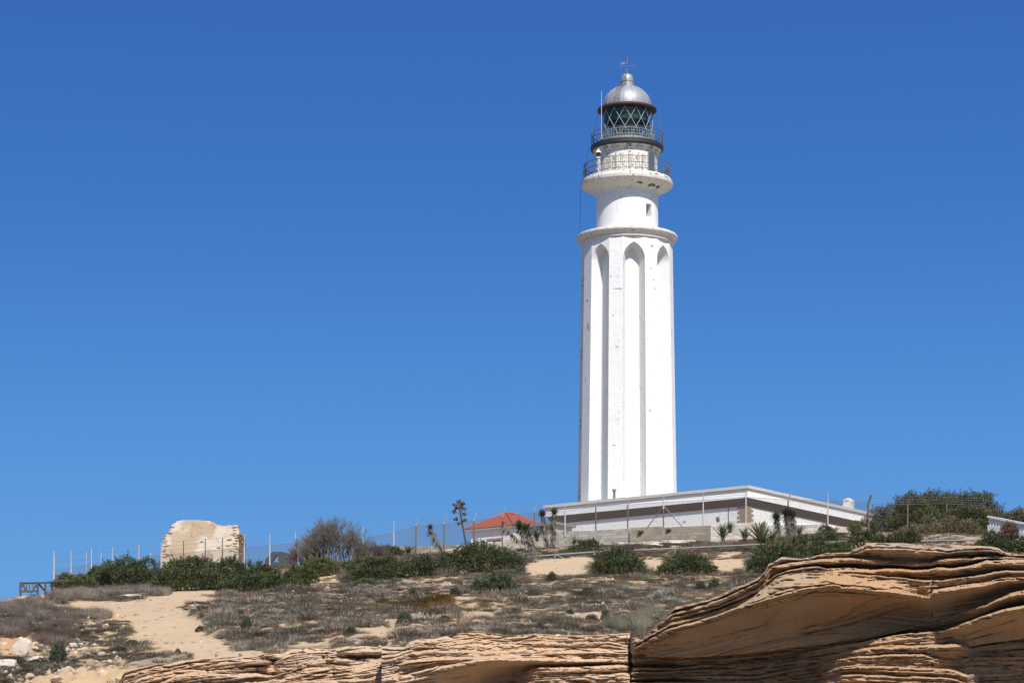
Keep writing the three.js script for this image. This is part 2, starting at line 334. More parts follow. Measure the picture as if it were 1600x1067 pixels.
{
  const T = [[985, 992, .42, .22, 5], [1001.5, 998, .48, .22, 4], [1018, 985, .5, .2, 4], [1033, 972, .55, .2, 4], [1042, 966, .58, .2, 4], [1056, 948, .6, .2, 5], [1076, 944, .66, .25, 5], [1108, 937, .72, .25, 5], [1125, 930, .76, .25, 5], [1146, 919, .8, .25, 5], [1165, 913, .85, .25, 5], [1184, 904, .9, .25, 5], [1197, 892, .9, .25, 5], [1201, 882, .62, .2, 5], [1214, 875, .5, .18, 5], [1222, 870, .42, .16, 5], [1254, 873, .4, .12, 5], [1276, 868, .4, .12, 4], [1293, 864, .4, .12, 4], [1329, 863, .42, .15, 4], [1333, 859, .55, .3, 7], [1350, 853, .7, .38, 9], [1354, 848, .74, .42, 10], [1376, 848, .76, .45, 11], [1412, 848, .78, .45, 11], [1440, 851, .78, .45, 11], [1465, 854, .76, .42, 9], [1484, 857, .72, .4, 8], [1495, 854, .72, .4, 9], [1529, 852, .72, .4, 9], [1561, 855, .68, .36, 8], [1567, 860, .6, .3, 5], [1576, 864, .56, .15, 4], [1600, 863, .56, .15, 4], [1660, 862, .56, .15, 4]];
  const C1 = [[985, 997, .5, .18, 3], [1050, 957, .6, .15, 4], [1125, 936, .76, .2, 3], [1184, 910, .88, .2, 3], [1197, 898, .85, .15, 3], [1204, 886, .62, .15, 5], [1244, 878, .55, .2, 6], [1286, 874, .55, .3, 6], [1329, 871, .6, .38, 6], [1357, 873, .66, .36, 6], [1380, 875, .66, .36, 6], [1423, 876, .66, .36, 6], [1454, 877, .66, .36, 5], [1465, 872, .68, .36, 6], [1491, 870, .7, .36, 6], [1510, 869, .7, .36, 6], [1521, 871, .68, .3, 3], [1532, 869, .68, .26, 4], [1557, 868, .68, .24, 4], [1571, 870, .64, .12, 3], [1600, 872, .62, .1, 2], [1660, 872, .62, .1, 2]];
  const C2 = [[985, 1003, .56, .18, 3], [1050, 966, .64, .16, 3], [1125, 945, .72, .2, 3], [1184, 918, .8, .2, 3], [1215, 897, .72, .1, 3], [1233, 891, .68, .08, 3], [1276, 885, .66, .1, 3], [1291, 888, .66, .1, 3], [1327, 888, .7, .12, 3], [1367, 890, .74, .15, 3], [1380, 888, .76, .2, 4], [1410, 888, .78, .3, 4], [1428, 890, .78, .3, 4], [1450, 890, .78, .34, 3], [1466, 887, .8, .36, 4], [1486, 888, .8, .36, 3], [1508, 886, .8, .36, 3], [1524, 881, .8, .34, 5], [1542, 876, .8, .34, 8], [1561, 875, .78, .3, 8], [1571, 874, .78, .25, 8], [1600, 875, .8, .22, 10], [1660, 876, .8, .22, 10]];
  const C3 = [[985, 1010, .6, .2, 4], [1050, 973, .7, .16, 4], [1125, 953, .7, .12, 3], [1184, 927, .76, .01, 3], [1215, 902, .82, .01, 4], [1233, 897, .86, .01, 4], [1308, 894, .9, .01, 4], [1361, 899, .92, .01, 4], [1380, 901, .94, .03, 3], [1412, 904, .96, .05, 3], [1444, 907, .98, .16, 3], [1469, 907, .96, .2, 3], [1508, 903, .94, .2, 4], [1540, 897, .94, .25, 4], [1554, 893, .94, .32, 5], [1576, 891, .92, .32, 4], [1600, 891, .9, .3, 3], [1660, 891, .9, .3, 3]];
  const C4 = [[985, 1016, .62, .3, 4], [1010, 1000, .7, .35, 4], [1046, 982, .85, .5, 5], [1074, 974, .9, .6, 4], [1110, 964, .9, .7, 3], [1150, 949, .95, .8, 3], [1200, 934, 1.08, .98, 3], [1232, 924, 1.22, 1.12, 3], [1265, 915, 1.26, 1.15, 3], [1299, 912, 1.28, 1.16, 3], [1350, 916, 1.26, 1.12, 3], [1393, 922, 1.24, 1.02, 3], [1408, 925, 1.24, 1.0, 3], [1453, 933, 1.2, .85, 2], [1459, 922, 1.14, .75, 5], [1486, 917, 1.12, .7, 5], [1540, 910, 1.1, .7, 5], [1565, 904, 1.08, .55, 5], [1600, 902, 1.06, .5, 5], [1660, 900, 1.06, .5, 5]];
  const C5 = [[985, 1028, .5, .25, 3], [1046, 1027, .42, .25, 2], [1086, 1028, .3, .1, 2], [1180, 1021, .12, .05, 2], [1235, 1013, .1, .05, 2], [1286, 1008, .12, .05, 2], [1350, 997, .2, .1, 2], [1380, 990, .35, .2, 3], [1418, 979, .5, .25, 4], [1444, 972, .45, .2, 3], [1476, 965, .5, .2, 2], [1518, 953, .85, .45, 3], [1542, 946, .95, .5, 4], [1561, 936, 1.02, .55, 7], [1582, 926, 1.08, .6, 9], [1600, 922, 1.1, .6, 9], [1660, 914, 1.1, .6, 9]];
  const C6 = [[985, 1043, .5, .3, 3], [1054, 1044, .4, .2, 3], [1108, 1038, .3, .1, 3], [1180, 1036, .2, .06, 3], [1244, 1022, .16, .06, 3], [1320, 1006, .3, .1, 3], [1350, 1002, .55, .08, 4], [1376, 997, .84, .1, 5], [1423, 989, .88, .1, 5], [1450, 987, .86, .15, 5], [1465, 986, .6, .2, 3], [1499, 976, .8, .5, 3], [1518, 970, .95, .75, 3], [1540, 961, 1.05, .9, 4], [1565, 953, 1.12, .98, 4], [1600, 945, 1.18, 1.02, 4], [1660, 934, 1.2, 1.05, 4]];
  const C7 = [[985, 1050, .5, .3, 3], [1108, 1046, .34, .1, 3], [1180, 1046, .24, .08, 3], [1280, 1024, .24, .08, 4], [1330, 1016, .55, .1, 5], [1350, 1013, .85, .12, 6], [1380, 1008, .98, .15, 7], [1454, 1007, .98, .15, 7], [1478, 1007, .92, .2, 6], [1502, 1006, .75, .4, 4], [1516, 1010, .3, .06, 4], [1600, 998, .22, .06, 4], [1660, 994, .22, .06, 4]];
  const C8 = [[985, 1058, .55, .3, 3], [1108, 1056, .36, .1, 3], [1180, 1056, .28, .08, 3], [1280, 1036, .3, .1, 4], [1318, 1029, .75, .12, 5], [1340, 1026, 1.0, .12, 5], [1380, 1023, 1.06, .14, 6], [1444, 1021, 1.04, .14, 5], [1467, 1028, .8, .14, 4], [1490, 1029, .35, .1, 4], [1600, 1025, .2, .06, 4], [1660, 1025, .2, .06, 4]];
  const C9 = [[985, 1066, .6, .3, 3], [1108, 1066, .38, .1, 3], [1180, 1064, .32, .08, 3], [1280, 1052, .36, .1, 5], [1316, 1042, 1.0, .14, 6], [1340, 1040, 1.14, .16, 6], [1380, 1041, 1.16, .16, 7], [1454, 1044, 1.14, .16, 7], [1486, 1046, 1.1, .16, 7], [1512, 1054, 1.0, .16, 4], [1530, 1052, .36, .1, 4], [1600, 1049, .18, .06, 4], [1660, 1049, .18, .06, 4]];
  const C10 = C9.map(([x, y, p, u, n]) => [x, y + 13, p + .05, .12, 6]);
  for (const c of [T, C1, C2, C3, C4, C5, C6, C7, C8, C9, C10]) { c.splice(1, 0, [1000, ...[1, 2, 3, 4].map((k) => interp(c, 1000, k))]); for (const q of c) q[2] -= 0.72 * (1 - sst(985, 1075, q[0])); }
  for (const c of [C5, C6, C7, C8, C9, C10]) for (const q of c) { q[2] -= 0.36 * sst(985, 1060, q[0]) * (1 - sst(1262, 1325, q[0])); if (c !== C5 && c !== C6) q[2] -= 0.2 * sst(1495, 1530, q[0]); }
  outcrop('sandstone_outcrop', 'big ochre cross-bedded sandstone outcrop with deep shaded overhang, right of the vertical crack', 985.5, 1655, 40, [T, C1, C2, C3, C4, C5, C6, C7, C8, C9, C10], {
    color: [0.35, 0.225, 0.125], soft: [4], lam: 0.2, lamAmp: 0.05, rows: 330,
    cracks: [[1456, 905, 1060, 1.0, 0.05], [983, 900, 1100, 3.5, 0.4]],
    grooves: [[[1180, 987], [1208, 961], [1240, 937], [1274, 923], [1318, 915]], [[1240, 987], [1265, 978], [1299, 972], [1329, 960], [1334, 951], [1361, 937], [1400, 928]], [[1276, 980], [1329, 966], [1371, 953], [1414, 939], [1454, 938]], [[1244, 993], [1329, 975], [1380, 960], [1433, 942]], [[1100, 1000], [1160, 985], [1210, 972]], [[1060, 968], [1100, 958], [1150, 942], [1190, 925]], [[1480, 1010], [1540, 992], [1600, 980]], [[1490, 998], [1550, 978], [1600, 965]], [[1480, 1035], [1540, 1030], [1600, 1030]], [[1500, 1022], [1600, 1010]], [[1090, 1046], [1180, 1030], [1260, 1026]], [[1100, 1056], [1200, 1042], [1290, 1034]]],
    patina: (px, py, k) => k === 0 ? 0.85 : k <= 3 && px > 1500 ? 0.6 : px < 1060 && k < 4 ? 0.6 : k === 3 && px < 1280 ? 0.6 : k < 3 ? 0.35 : 0.08,
  });
  const MT = [[560, 1013, .1, .05, 4], [600, 1010, .1, .06, 4], [632, 1011, .08, .04, 4], [639, 1003, .1, .06, 5], [651, 999, .12, .08, 5], [676, 998, .14, .08, 5], [697, 994, .1, .05, 5], [724, 989, .06, .03, 5], [745, 986, .05, .03, 4], [770, 990, .08, .03, 5], [800, 993, .2, .06, 7], [835, 990, .34, .14, 9], [862, 993, .38, .14, 9], [904, 993, .4, .14, 9], [931, 992, .4, .14, 8], [984, 989, .38, .14, 9], [996, 987, .38, .14, 9]];
  const M1 = [[560, 1024, .2, .2, 4], [600, 1024, .2, .12, 4], [620, 1021, .18, .08, 3], [650, 1008, .2, .14, 4], [670, 1009, .22, .1, 5], [700, 1010, .16, .05, 5], [740, 1003, .14, .04, 4], [770, 1006, .2, .05, 4], [790, 1006, .3, .1, 3], [807, 1004, .34, .1, 4], [828, 1001, .36, .1, 4], [849, 1001, .38, .1, 4], [890, 1004, .38, .1, 4], [931, 1001, .38, .1, 4], [952, 1001, .38, .1, 4], [973, 1006, .38, .1, 4], [984, 1008, .36, .1, 4], [996, 1008, .36, .1, 4]];
  const M2 = [[560, 1040, .3, .1, 4], [600, 1032, .26, .1, 3], [640, 1020, .28, .16, 4], [670, 1015, .3, .14, 4], [697, 1016, .28, .06, 5], [740, 1014, .3, .05, 5], [780, 1015, .38, .06, 3], [821, 1011, .42, .08, 4], [856, 1013, .44, .08, 5], [931, 1013, .44, .08, 5], [977, 1015, .42, .08, 4], [996, 1015, .42, .08, 4]];
  const M3 = [[560, 1052, .42, .12, 5], [610, 1045, .42, .1, 4], [640, 1032, .42, .18, 8], [690, 1028, .46, .12, 6], [730, 1026, .52, .06, 4], [780, 1023, .58, .1, 3], [807, 1023, .6, .1, 3], [856, 1021, .56, .12, 4], [904, 1020, .56, .1, 4], [945, 1020, .56, .1, 4], [984, 1021, .54, .1, 4], [996, 1021, .54, .1, 4]];
  const M4 = [[560, 1066, .5, .1, 5], [600, 1060, .6, .1, 5], [634, 1054, .74, .2, 5], [660, 1047, .84, .3, 6], [682, 1041, .9, .6, 7], [717, 1036, .92, .8, 7], [745, 1030, .9, .85, 5], [780, 1027, .86, .85, 5], [821, 1027, .8, .7, 6], [840, 1028, .72, .45, 7], [856, 1027, .68, .36, 7], [904, 1026, .66, .34, 8], [945, 1026, .66, .32, 9], [984, 1028, .62, .16, 9], [996, 1028, .62, .16, 9]];
  const M5 = [[560, 1075, .5, .1, 5], [680, 1086, .2, .1, 5], [740, 1082, .1, .05, 4], [790, 1064, .12, .06, 4], [815, 1052, .2, .06, 4], [832, 1044, .5, .08, 5], [845, 1042, .68, .12, 6], [876, 1042, .7, .14, 6], [918, 1041, .7, .14, 6], [984, 1039, .68, .14, 6], [996, 1039, .68, .14, 6]];
  const M6 = [[560, 1080, .5, .1, 5], [740, 1088, .1, .05, 4], [815, 1066, .2, .06, 4], [835, 1057, .6, .1, 5], [876, 1055, .74, .12, 6], [931, 1052, .74, .12, 6], [984, 1051, .72, .12, 6], [996, 1051, .72, .12, 6]];
  const M7 = [[560, 1084, .5, .1, 5], [740, 1090, .1, .05, 4], [840, 1070, .6, .1, 5], [860, 1063, .78, .1, 6], [984, 1062, .76, .1, 6], [996, 1062, .76, .1, 6]];
  outcrop('sandstone_ledge', 'pale evenly bedded sandstone ledge below the slope, left of the vertical crack', 596, 984.5, 41, [MT, M1, M2, M3, M4, M5, M6, M7], {
    color: [0.45, 0.325, 0.22], soft: [4], lamAmp: 0.042, wob: 1.6, block: 0.06, cut: 0.55, rows: 230, cracks: [[987, 900, 1100, 2.5, 0.35]],
    grooves: [[[640, 1058], [700, 1038], [760, 1026]], [[690, 1062], [760, 1048], [820, 1038]], [[600, 1043], [650, 1036], [720, 1030]], [[620, 1050], [680, 1036], [740, 1031]], [[640, 1014], [670, 1012], [720, 1013]]], patina: (px, py, k) => px < 840 && k < 4 ? 0.3 : 0.1,
  });
  const LT = [[180, 1072, 0, .08, 4], [187, 1062, .05, .08, 4], [194, 1048, .1, .1, 4], [242, 1038, .1, .14, 3], [276, 1034, .1, .1, 3], [304, 1030, .1, .2, 4], [318, 1027, .1, .1, 3], [359, 1027, .06, .06, 4], [400, 1026, .06, .08, 3], [413, 1022, .12, .2, 4], [439, 1022, .1, .1, 4], [457, 1015, .08, .08, 4], [482, 1013, .06, .04, 6], [504, 1014, .06, .04, 6], [522, 1015, .1, .08, 5], [535, 1011, .2, .25, 9], [552, 1009, .22, .35, 11], [580, 1010, .22, .35, 9], [600, 1011, .2, .3, 7], [625, 1011, .18, .2, 5], [634, 1012, .1, .1, 5]];
  const L1 = [[180, 1076, .1, .1, 3], [194, 1054, .18, .14, 5], [250, 1046, .2, .14, 3], [300, 1038, .22, .18, 3], [350, 1035, .2, .12, 3], [412, 1032, .22, .5, 6], [424, 1034, .2, .12, 6], [450, 1030, .2, .05, 6], [500, 1024, .18, .06, 6], [523, 1026, .22, .25, 3], [560, 1030, .1, .06, 3], [590, 1030, .08, .06, 3], [634, 1024, .2, .1, 3]];
  const L2 = [[180, 1080, .15, .1, 3], [220, 1058, .3, .15, 3], [262, 1050, .34, .25, 4], [300, 1046, .32, .16, 4], [360, 1046, .3, .16, 4], [410, 1044, .26, .4, 4], [430, 1042, .3, .16, 9], [470, 1038, .36, .18, 4], [495, 1036, .4, .3, 4], [518, 1037, .34, .2, 4], [545, 1040, .24, .1, 4], [580, 1036, .22, .06, 4], [634, 1030, .3, .06, 4]];
  const L3 = [[180, 1084, .2, .1, 3], [250, 1066, .44, .2, 4], [275, 1054, .56, .3, 8], [330, 1053, .55, .3, 7], [400, 1052, .5, .3, 5], [425, 1056, .4, .1, 4], [470, 1044, .46, .1, 6], [520, 1045, .46, .14, 6], [560, 1044, .42, .1, 6], [634, 1036, .4, .08, 6]];
  const L4 = [[180, 1086, .3, .1, 3], [270, 1072, .6, .2, 5], [380, 1068, .62, .1, 5], [420, 1063, .5, .1, 4], [480, 1054, .56, .12, 5], [520, 1055, .58, .16, 5], [560, 1052, .56, .12, 6], [634, 1044, .5, .1, 6]];
  const L5 = [[180, 1088, .3, .1, 3], [400, 1076, .6, .1, 5], [470, 1066, .66, .14, 6], [540, 1063, .68, .16, 5], [600, 1058, .64, .12, 5], [634, 1054, .6, .12, 5]];
  outcrop('sandstone_ledge', 'low broken sandstone ledge at the foot of the sandy path', 184, 632, 42, [LT, L1, L2, L3, L4, L5], {
    color: [0.45, 0.325, 0.22], lamAmp: 0.05, wob: 2.6, block: 0.16, cut: 0.5, cross: 0.13, rows: 160,
    cracks: [[428, 1030, 1062, 6, .2], [566, 1008, 1022, 1.2, .12], [504, 1024, 1040, 2, .1], [262, 1046, 1070, 3, .1]],
    grooves: [[[410, 1064], [450, 1050], [500, 1038]], [[440, 1066], [500, 1050], [540, 1042]], [[470, 1066], [510, 1054], [540, 1050]], [[545, 1064], [590, 1054], [630, 1050]], [[300, 1036], [320, 1033], [350, 1035]]], patina: () => 0.2,
  });
}

// ---------------------------------------------------------------- lighthouse
const TD = 200, TX = 180 / F * TD, S = F / TD, TB = 23;
const Hs = (py) => EYE + (HOR - py) / S - TB;             // height above the tower's foot of something on its axis
{
  const t = thing('lighthouse', 'tall white fluted lighthouse with silver dome and glazed lantern', 'lighthouse', V(TX, TB, -TD));
  const VIEW = -2.37;                                      // the camera stands that far round from +z
  const R = (y) => 3.577 - ((y + TB - EYE) - 27.6) * 0.01638;
  const yTop = Hs(384), yLow = -1.5;
  // sixteen-sided tapering shaft: eight broad ribs, eight tall pointed niches
  const ang = []; for (let k = 0; k < 8; k++) { const c = -13.7 + 45 * k + VIEW; ang.push(rad(c - 8.8), rad(c + 8.8)); }
  const levels = [yLow, yTop], pos = [], idx = [];
  for (const y of levels) for (const a of ang) pos.push(Math.sin(a) * R(y), y, Math.cos(a) * R(y));
  for (let i = 0; i < 16; i++) { const j = (i + 1) % 16; idx.push(i, j, 16 + i, j, 16 + j, 16 + i); }
  pos.push(0, yLow, 0, 0, yTop, 0); for (let i = 0; i < 16; i++) { const j = (i + 1) % 16; idx.push(32, j, i, 33, 16 + i, 16 + j); }
  const mk = (p, ix) => { let g = new THREE.BufferGeometry(); g.setAttribute('position', new THREE.Float32BufferAttribute(p, 3)); g.setIndex(ix); g = g.toNonIndexed(); g.computeVertexNormals(); g.setAttribute('uv', new THREE.BufferAttribute(new Float32Array(g.attributes.position.count * 2), 2)); return g; };
  const ev = new Evaluator(); ev.useGroups = false;
  let body = new Brush(mk(pos, idx), M.white); body.updateMatrixWorld();
  const spring = EYE + 44.22 - TB, cC = 0.55, inset = 0.31, deep = 0.84;
  for (let k = 0; k < 8; k++) {
    const a = rad(8.8 + 45 * k + VIEW), p = [], ix = [], prof = (dl) => {
      const out = [], w = (y) => R(y) * 0.2355 - inset * dl / deep, f = (y) => R(y) * 0.9716 - dl;
      const put = (x, y) => { const r = f(y); out.push([Math.sin(a) * r + Math.cos(a) * x, y, Math.cos(a) * r - Math.sin(a) * x]); };
      put(-w(0.6), 0.6); put(-w(spring), spring);
      const a0 = w(spring), rr = a0 + cC, th = Math.acos(cC / rr), n = 10;
      for (let i = 1; i <= n; i++) put(-(rr * Math.cos(th * i / n) - cC), spring + rr * Math.sin(th * i / n));
      for (let i = n - 1; i >= 0; i--) put(rr * Math.cos(th * i / n) - cC, spring + rr * Math.sin(th * i / n));
      put(w(0.6), 0.6); return out;
    };
    const A = prof(-0.35), B = prof(deep), n = A.length; for (const q of [...A, ...B]) p.push(...q);
    for (let i = 0; i < n; i++) { const j = (i + 1) % n; ix.push(i, j, n + i, j, n + j, n + i); }
    for (let i = 1; i < n - 1; i++) { ix.push(0, i + 1, i, n, n + i, n + i + 1); }
    let g = mk(p, ix); // make sure it points outwards
    const q = g.attributes.position; let vol = 0; const a1 = V(), b1 = V(), c1 = V();
    for (let i = 0; i < q.count; i += 3) { a1.fromBufferAttribute(q, i); b1.fromBufferAttribute(q, i + 1); c1.fromBufferAttribute(q, i + 2); vol += a1.dot(b1.cross(c1)); }
    if (vol < 0) { const ii = []; for (let i = 0; i < ix.length; i += 3) ii.push(ix[i], ix[i + 2], ix[i + 1]); g = mk(p, ii); }
    const cut = new Brush(g, M.white); cut.updateMatrixWorld();
    body = ev.evaluate(body, cut, SUBTRACTION); body.updateMatrixWorld();
  }
  const round = (g, crease = 0.45) => { g = creased(g.index ? g.toNonIndexed() : g, crease); const p = g.attributes.position, uv = new Float32Array(p.count * 2); for (let i = 0; i < p.count; i++) { uv[2 * i] = Math.atan2(p.getX(i), p.getZ(i)) * 3.4; uv[2 * i + 1] = p.getY(i) + Math.hypot(p.getX(i), p.getZ(i)) * 0.8; } g.setAttribute('uv', new THREE.BufferAttribute(uv, 2)); return g; };
  mesh('shaft', round(body.geometry.clone(), 0.25), M.white, t);
  const yc = (H) => EYE + H - TB;
  // where the paint has flaked off the ribs
  for (const [az, H, w, h, dx] of [[-13.7, 42.1, .28, .05, .1], [-13.7, 42.05, .1, .08, .35], [-13.7, 40.2, .07, .04, -.2], [-13.7, 38.0, .1, .05, .05], [-13.7, 43.0, .06, .05, -.35], [31.3, 42.8, .07, .06, .2], [31.3, 42.2, .1, .05, .3], [31.3, 43.6, .16, .04, 0], [31.3, 45.2, .14, .1, .1], [31.3, 33.5, .08, .1, -.2], [-58.7, 39.7, .12, .3, .2], [-58.7, 41.6, .14, .08, 0], [-58.7, 36.0, .08, .2, -.1], [76.3, 39.5, .1, .4, -.2], [-13.7, 31.0, .12, .06, -.1]]) {
    const a = rad(az + VIEW), y = yc(H), rr = R(y) * Math.cos(rad(8.8)), g = new THREE.IcosahedronGeometry(1, 2), p = g.attributes.position; for (let i = 0; i < p.count; i++) { const k = 1 + 0.9 * n3(p.getX(i) * 2.1 + az + H * 3, p.getY(i) * 2.1, p.getZ(i)); p.setXYZ(i, p.getX(i) * k * w + dx, p.getY(i) * k * h, p.getZ(i) * 0.02); } g.computeVertexNormals(); g.rotateY(a).translate(Math.sin(a) * rr, y, Math.cos(a) * rr); mesh('flaked_patch', g, M.flake, t);
  }
  const add = (name, pts, mat, parent = t, seg = 128) => mesh(name, round(lathe(pts, seg), 0.5), mat, parent);
  add('cornice', [[2.0, yc(45.7)], [3.2, yc(45.7)], [3.27, yc(45.75)], [3.29, yc(45.83)], [3.36, yc(45.86)], [3.36, yc(45.92)], [3.31, yc(45.94)], [3.4, yc(46.1)], [3.52, yc(46.2)], [3.6, yc(46.24)], [3.635, yc(46.3)], [3.635, yc(46.42)], [3.58, yc(46.48)], [3.3, yc(46.53)], [2.2, yc(46.58)], [2.0, yc(46.58)]], M.worn);
  // upper drum with a small square window cut in its right
  let drum = new Brush(strip(lathe([[0, yc(46.4)], [2.26, yc(46.4)], [2.26, yc(46.62)], [2.235, yc(46.66)], [2.235, yc(49.5)], [0, yc(49.5)]], 128)), M.white); drum.updateMatrixWorld();
  const wa = rad(44 + VIEW), wy = yc(48.0);
  const cutB = new Brush(strip(new THREE.BoxGeometry(0.52, 0.92, 1.1)), M.white); cutB.position.set(Math.sin(wa) * 2.2, wy, Math.cos(wa) * 2.2); cutB.rotation.y = wa; cutB.updateMatrixWorld();
  const dr = ev.evaluate(drum, cutB, SUBTRACTION);
  const drumMesh = mesh('upper_drum', round(dr.geometry.clone(), 0.4), M.white, t);
  const wn = mesh('window', [new THREE.BoxGeometry(0.3, 0.74, 0.05).rotateY(wa).translate(Math.sin(wa) * 1.74 - Math.cos(wa) * 0.08, wy - 0.05, Math.cos(wa) * 1.74 + Math.sin(wa) * 0.08)], M.black, t);
  add('gallery', [[2.0, yc(49.38)], [2.26, yc(49.38)], [2.31, yc(49.42)], [2.33, yc(49.5)], [2.55, yc(49.66)], [2.8, yc(49.82)], [2.95, yc(49.9)], [3.18, yc(49.98)], [3.27, yc(50.06)], [3.29, yc(50.12)], [3.29, yc(50.3)], [3.2, yc(50.36)], [3.17, yc(50.52)], [2.95, yc(50.56)], [2.0, yc(50.58)]], M.worn);
  for (const [az, r0, H, w, h] of [[20, 2.72, 49.74, .2, .07], [38, 2.6, 49.66, .1, .12], [44, 2.66, 49.7, .22, .1], [57, 2.62, 49.68, .16, .13], [31, 3.25, 50.3, .16, .05], [-38, 3.26, 50.2, .05, .16], [40, 3.24, 50.34, .2, .05], [60, 3.24, 50.32, .24, .06]]) { const a = rad(az + VIEW), g = new THREE.IcosahedronGeometry(1, 2), p = g.attributes.position; for (let i = 0; i < p.count; i++) { const k = 1 + 0.7 * n3(p.getX(i) * 1.9 + az, p.getY(i) * 1.9, p.getZ(i)); p.setXYZ(i, p.getX(i) * k * w, p.getY(i) * k * h, p.getZ(i) * 0.05); } g.computeVertexNormals(); g.rotateX(r0 < 3 ? 0.9 : 0).rotateY(a).translate(Math.sin(a) * r0, yc(H), Math.cos(a) * r0); mesh('spalled_patch', g, M.spall, t); }
  add('service_room', [[2.0, yc(50.5)], [2.2, yc(50.5)], [2.2, yc(52.1)], [2.17, yc(52.3)], [2.3, yc(52.36)], [2.33, yc(52.5)], [2.45, yc(52.56)], [2.48, yc(52.66)], [2.0, yc(52.66)]], M.peel);
  const da = rad(52 + VIEW), dd = mesh('door', [new THREE.BoxGeometry(0.62, 1.55, 0.08, 1, 1, 1).rotateY(da).translate(Math.sin(da) * 2.17, yc(51.36), Math.cos(da) * 2.17)], M.doorGrey, t);
  mesh('door_frame', [-0.35, 0.35].map((s) => new THREE.BoxGeometry(0.07, 1.62, 0.1).rotateY(da).translate(Math.sin(da) * 2.17 + Math.cos(da) * s, yc(51.38), Math.cos(da) * 2.17 - Math.sin(da) * s)), M.greyMetal, dd);
  const railing = (name, Rr, y0, y1, n, rails, mat, baluN, a0 = 0) => {
    const g = mesh(name, rails.map((y) => ring(Rr, 0.022, y)), mat, t);
    for (let i = 0; i < n; i++) { const a = a0 + i / n * 2 * Math.PI; mesh('post', [bar(V(Math.sin(a) * Rr, y0, Math.cos(a) * Rr), V(Math.sin(a) * Rr, y1 + 0.03, Math.cos(a) * Rr), 0.026)], mat, g); }
    if (baluN) { const b = []; for (let i = 0; i < baluN; i++) { const a = i / baluN * 2 * Math.PI; b.push(bar(V(Math.sin(a) * Rr, y0, Math.cos(a) * Rr), V(Math.sin(a) * Rr, y1, Math.cos(a) * Rr), 0.009, 0.009, 4, true)); } tag(mesh('balusters', b, mat, g), null, null, null, 'stuff'); }
    return g;
  };
  railing('gallery_railing', 3.1, yc(50.5), yc(51.55), 20, [yc(51.55), yc(51.1), yc(50.7)], M.railMetal, 130);
  add('lantern_gallery', [[1.7, yc(52.6)], [2.5, yc(52.6)], [2.56, yc(52.66)], [2.62, yc(52.7)], [2.62, yc(52.92)], [2.56, yc(52.98)], [1.7, yc(52.98)]], M.darkMetal);
  railing('lantern_railing', 2.57, yc(52.75), yc(53.78), 18, [yc(53.78), yc(53.48), yc(53.2)], M.railMetal, 0, 0.12);
  // lantern room
  add('lantern_wall', [[1.55, yc(52.9)], [1.84, yc(52.9)], [1.84, yc(53.3)], [1.8, yc(53.34)], [1.55, yc(53.34)]], M.greenGrey);
  const lw = []; for (let i = 0; i < 56; i++) { const a = i / 56 * 2 * Math.PI; lw.push(bar(V(Math.sin(a) * 1.9, yc(53.0), Math.cos(a) * 1.9), V(Math.sin(a) * 1.9, yc(53.86), Math.cos(a) * 1.9), 0.017, 0.017, 5)); }
  lw.push(ring(1.9, 0.022, yc(53.86)), ring(1.9, 0.022, yc(53.05)), ring(1.9, 0.016, yc(53.45)));
  mesh('guard_bars', lw, M.greenGrey, t);
  const gl = mesh('glazing', new THREE.CylinderGeometry(1.78, 1.78, yc(55.5) - yc(53.3), 96, 1, true).translate(0, (yc(55.5) + yc(53.3)) / 2, 0), M.glass, t);
  M.glass.side = THREE.DoubleSide;
  for (const s of [-1, 1]) for (let i = 0; i < 14; i++) {
    const pts = []; for (let k = 0; k <= 10; k++) { const f = k / 10, a = (i / 14 + s * f * 1.6 / 14) * 2 * Math.PI + 0.1; pts.push(V(Math.sin(a) * (1.82 + 0.012 * s), yc(53.3) + f * (yc(55.48) - yc(53.3)), Math.cos(a) * (1.82 + 0.012 * s))); }
    mesh('glazing_bar', new THREE.TubeGeometry(new THREE.CatmullRomCurve3(pts), 12, 0.017, 5), M.bars, gl);
  }
  const lens = []; for (let i = 0; i <= 24; i++) { const f = i / 24, y = yc(53.2) + f * 1.65; lens.push([0.35 + 0.55 * Math.sin(Math.PI * Math.min(1, 0.12 + f * 0.86)) + (i % 2 ? 0.03 : 0), y]); }
  mesh('lens', lathe(lens, 48), M.lens, t);
  mesh('lens_pedestal', lathe([[0.01, yc(52.9)], [0.55, yc(52.9)], [0.55, yc(53.15)], [0.4, yc(53.2)], [0.01, yc(53.2)]], 32), M.greyMetal, t);
  mesh('lantern_blind', new THREE.CylinderGeometry(1.62, 1.62, 0.82, 64, 1, true).translate(0, yc(55.0), 0), stdm({ color: new THREE.Color(0.055, 0.09, 0.08), side: THREE.DoubleSide, roughness: 0.8 }), t);
  add('eave', [[1.5, yc(55.42)], [1.86, yc(55.4)], [2.06, yc(55.44)], [2.125, yc(55.5)], [2.125, yc(55.6)], [2.05, yc(55.66)], [1.74, yc(55.74)], [1.5, yc(55.72)]], M.rust);
  const dome = []; const dB = yc(55.72), dT = yc(57.32); for (let i = 0; i <= 24; i++) { const a = i / 24 * Math.PI / 2; dome.push([Math.max(0.2, 1.74 * Math.cos(a * 0.985)), dB + (dT - dB) * Math.pow(Math.sin(a), 0.97)]); }
  const dm = add('dome', dome, M.silver, t, 96);
  for (let i = 0; i < 16; i++) { const a0 = i / 16 * Math.PI * 2 + 0.2, pts = dome.slice(0, 22).map(([r, y]) => V(Math.sin(a0) * (r + 0.004), y, Math.cos(a0) * (r + 0.004))); mesh('seam', new THREE.TubeGeometry(new THREE.CatmullRomCurve3(pts), 20, 0.014, 4), M.silver, dm); }
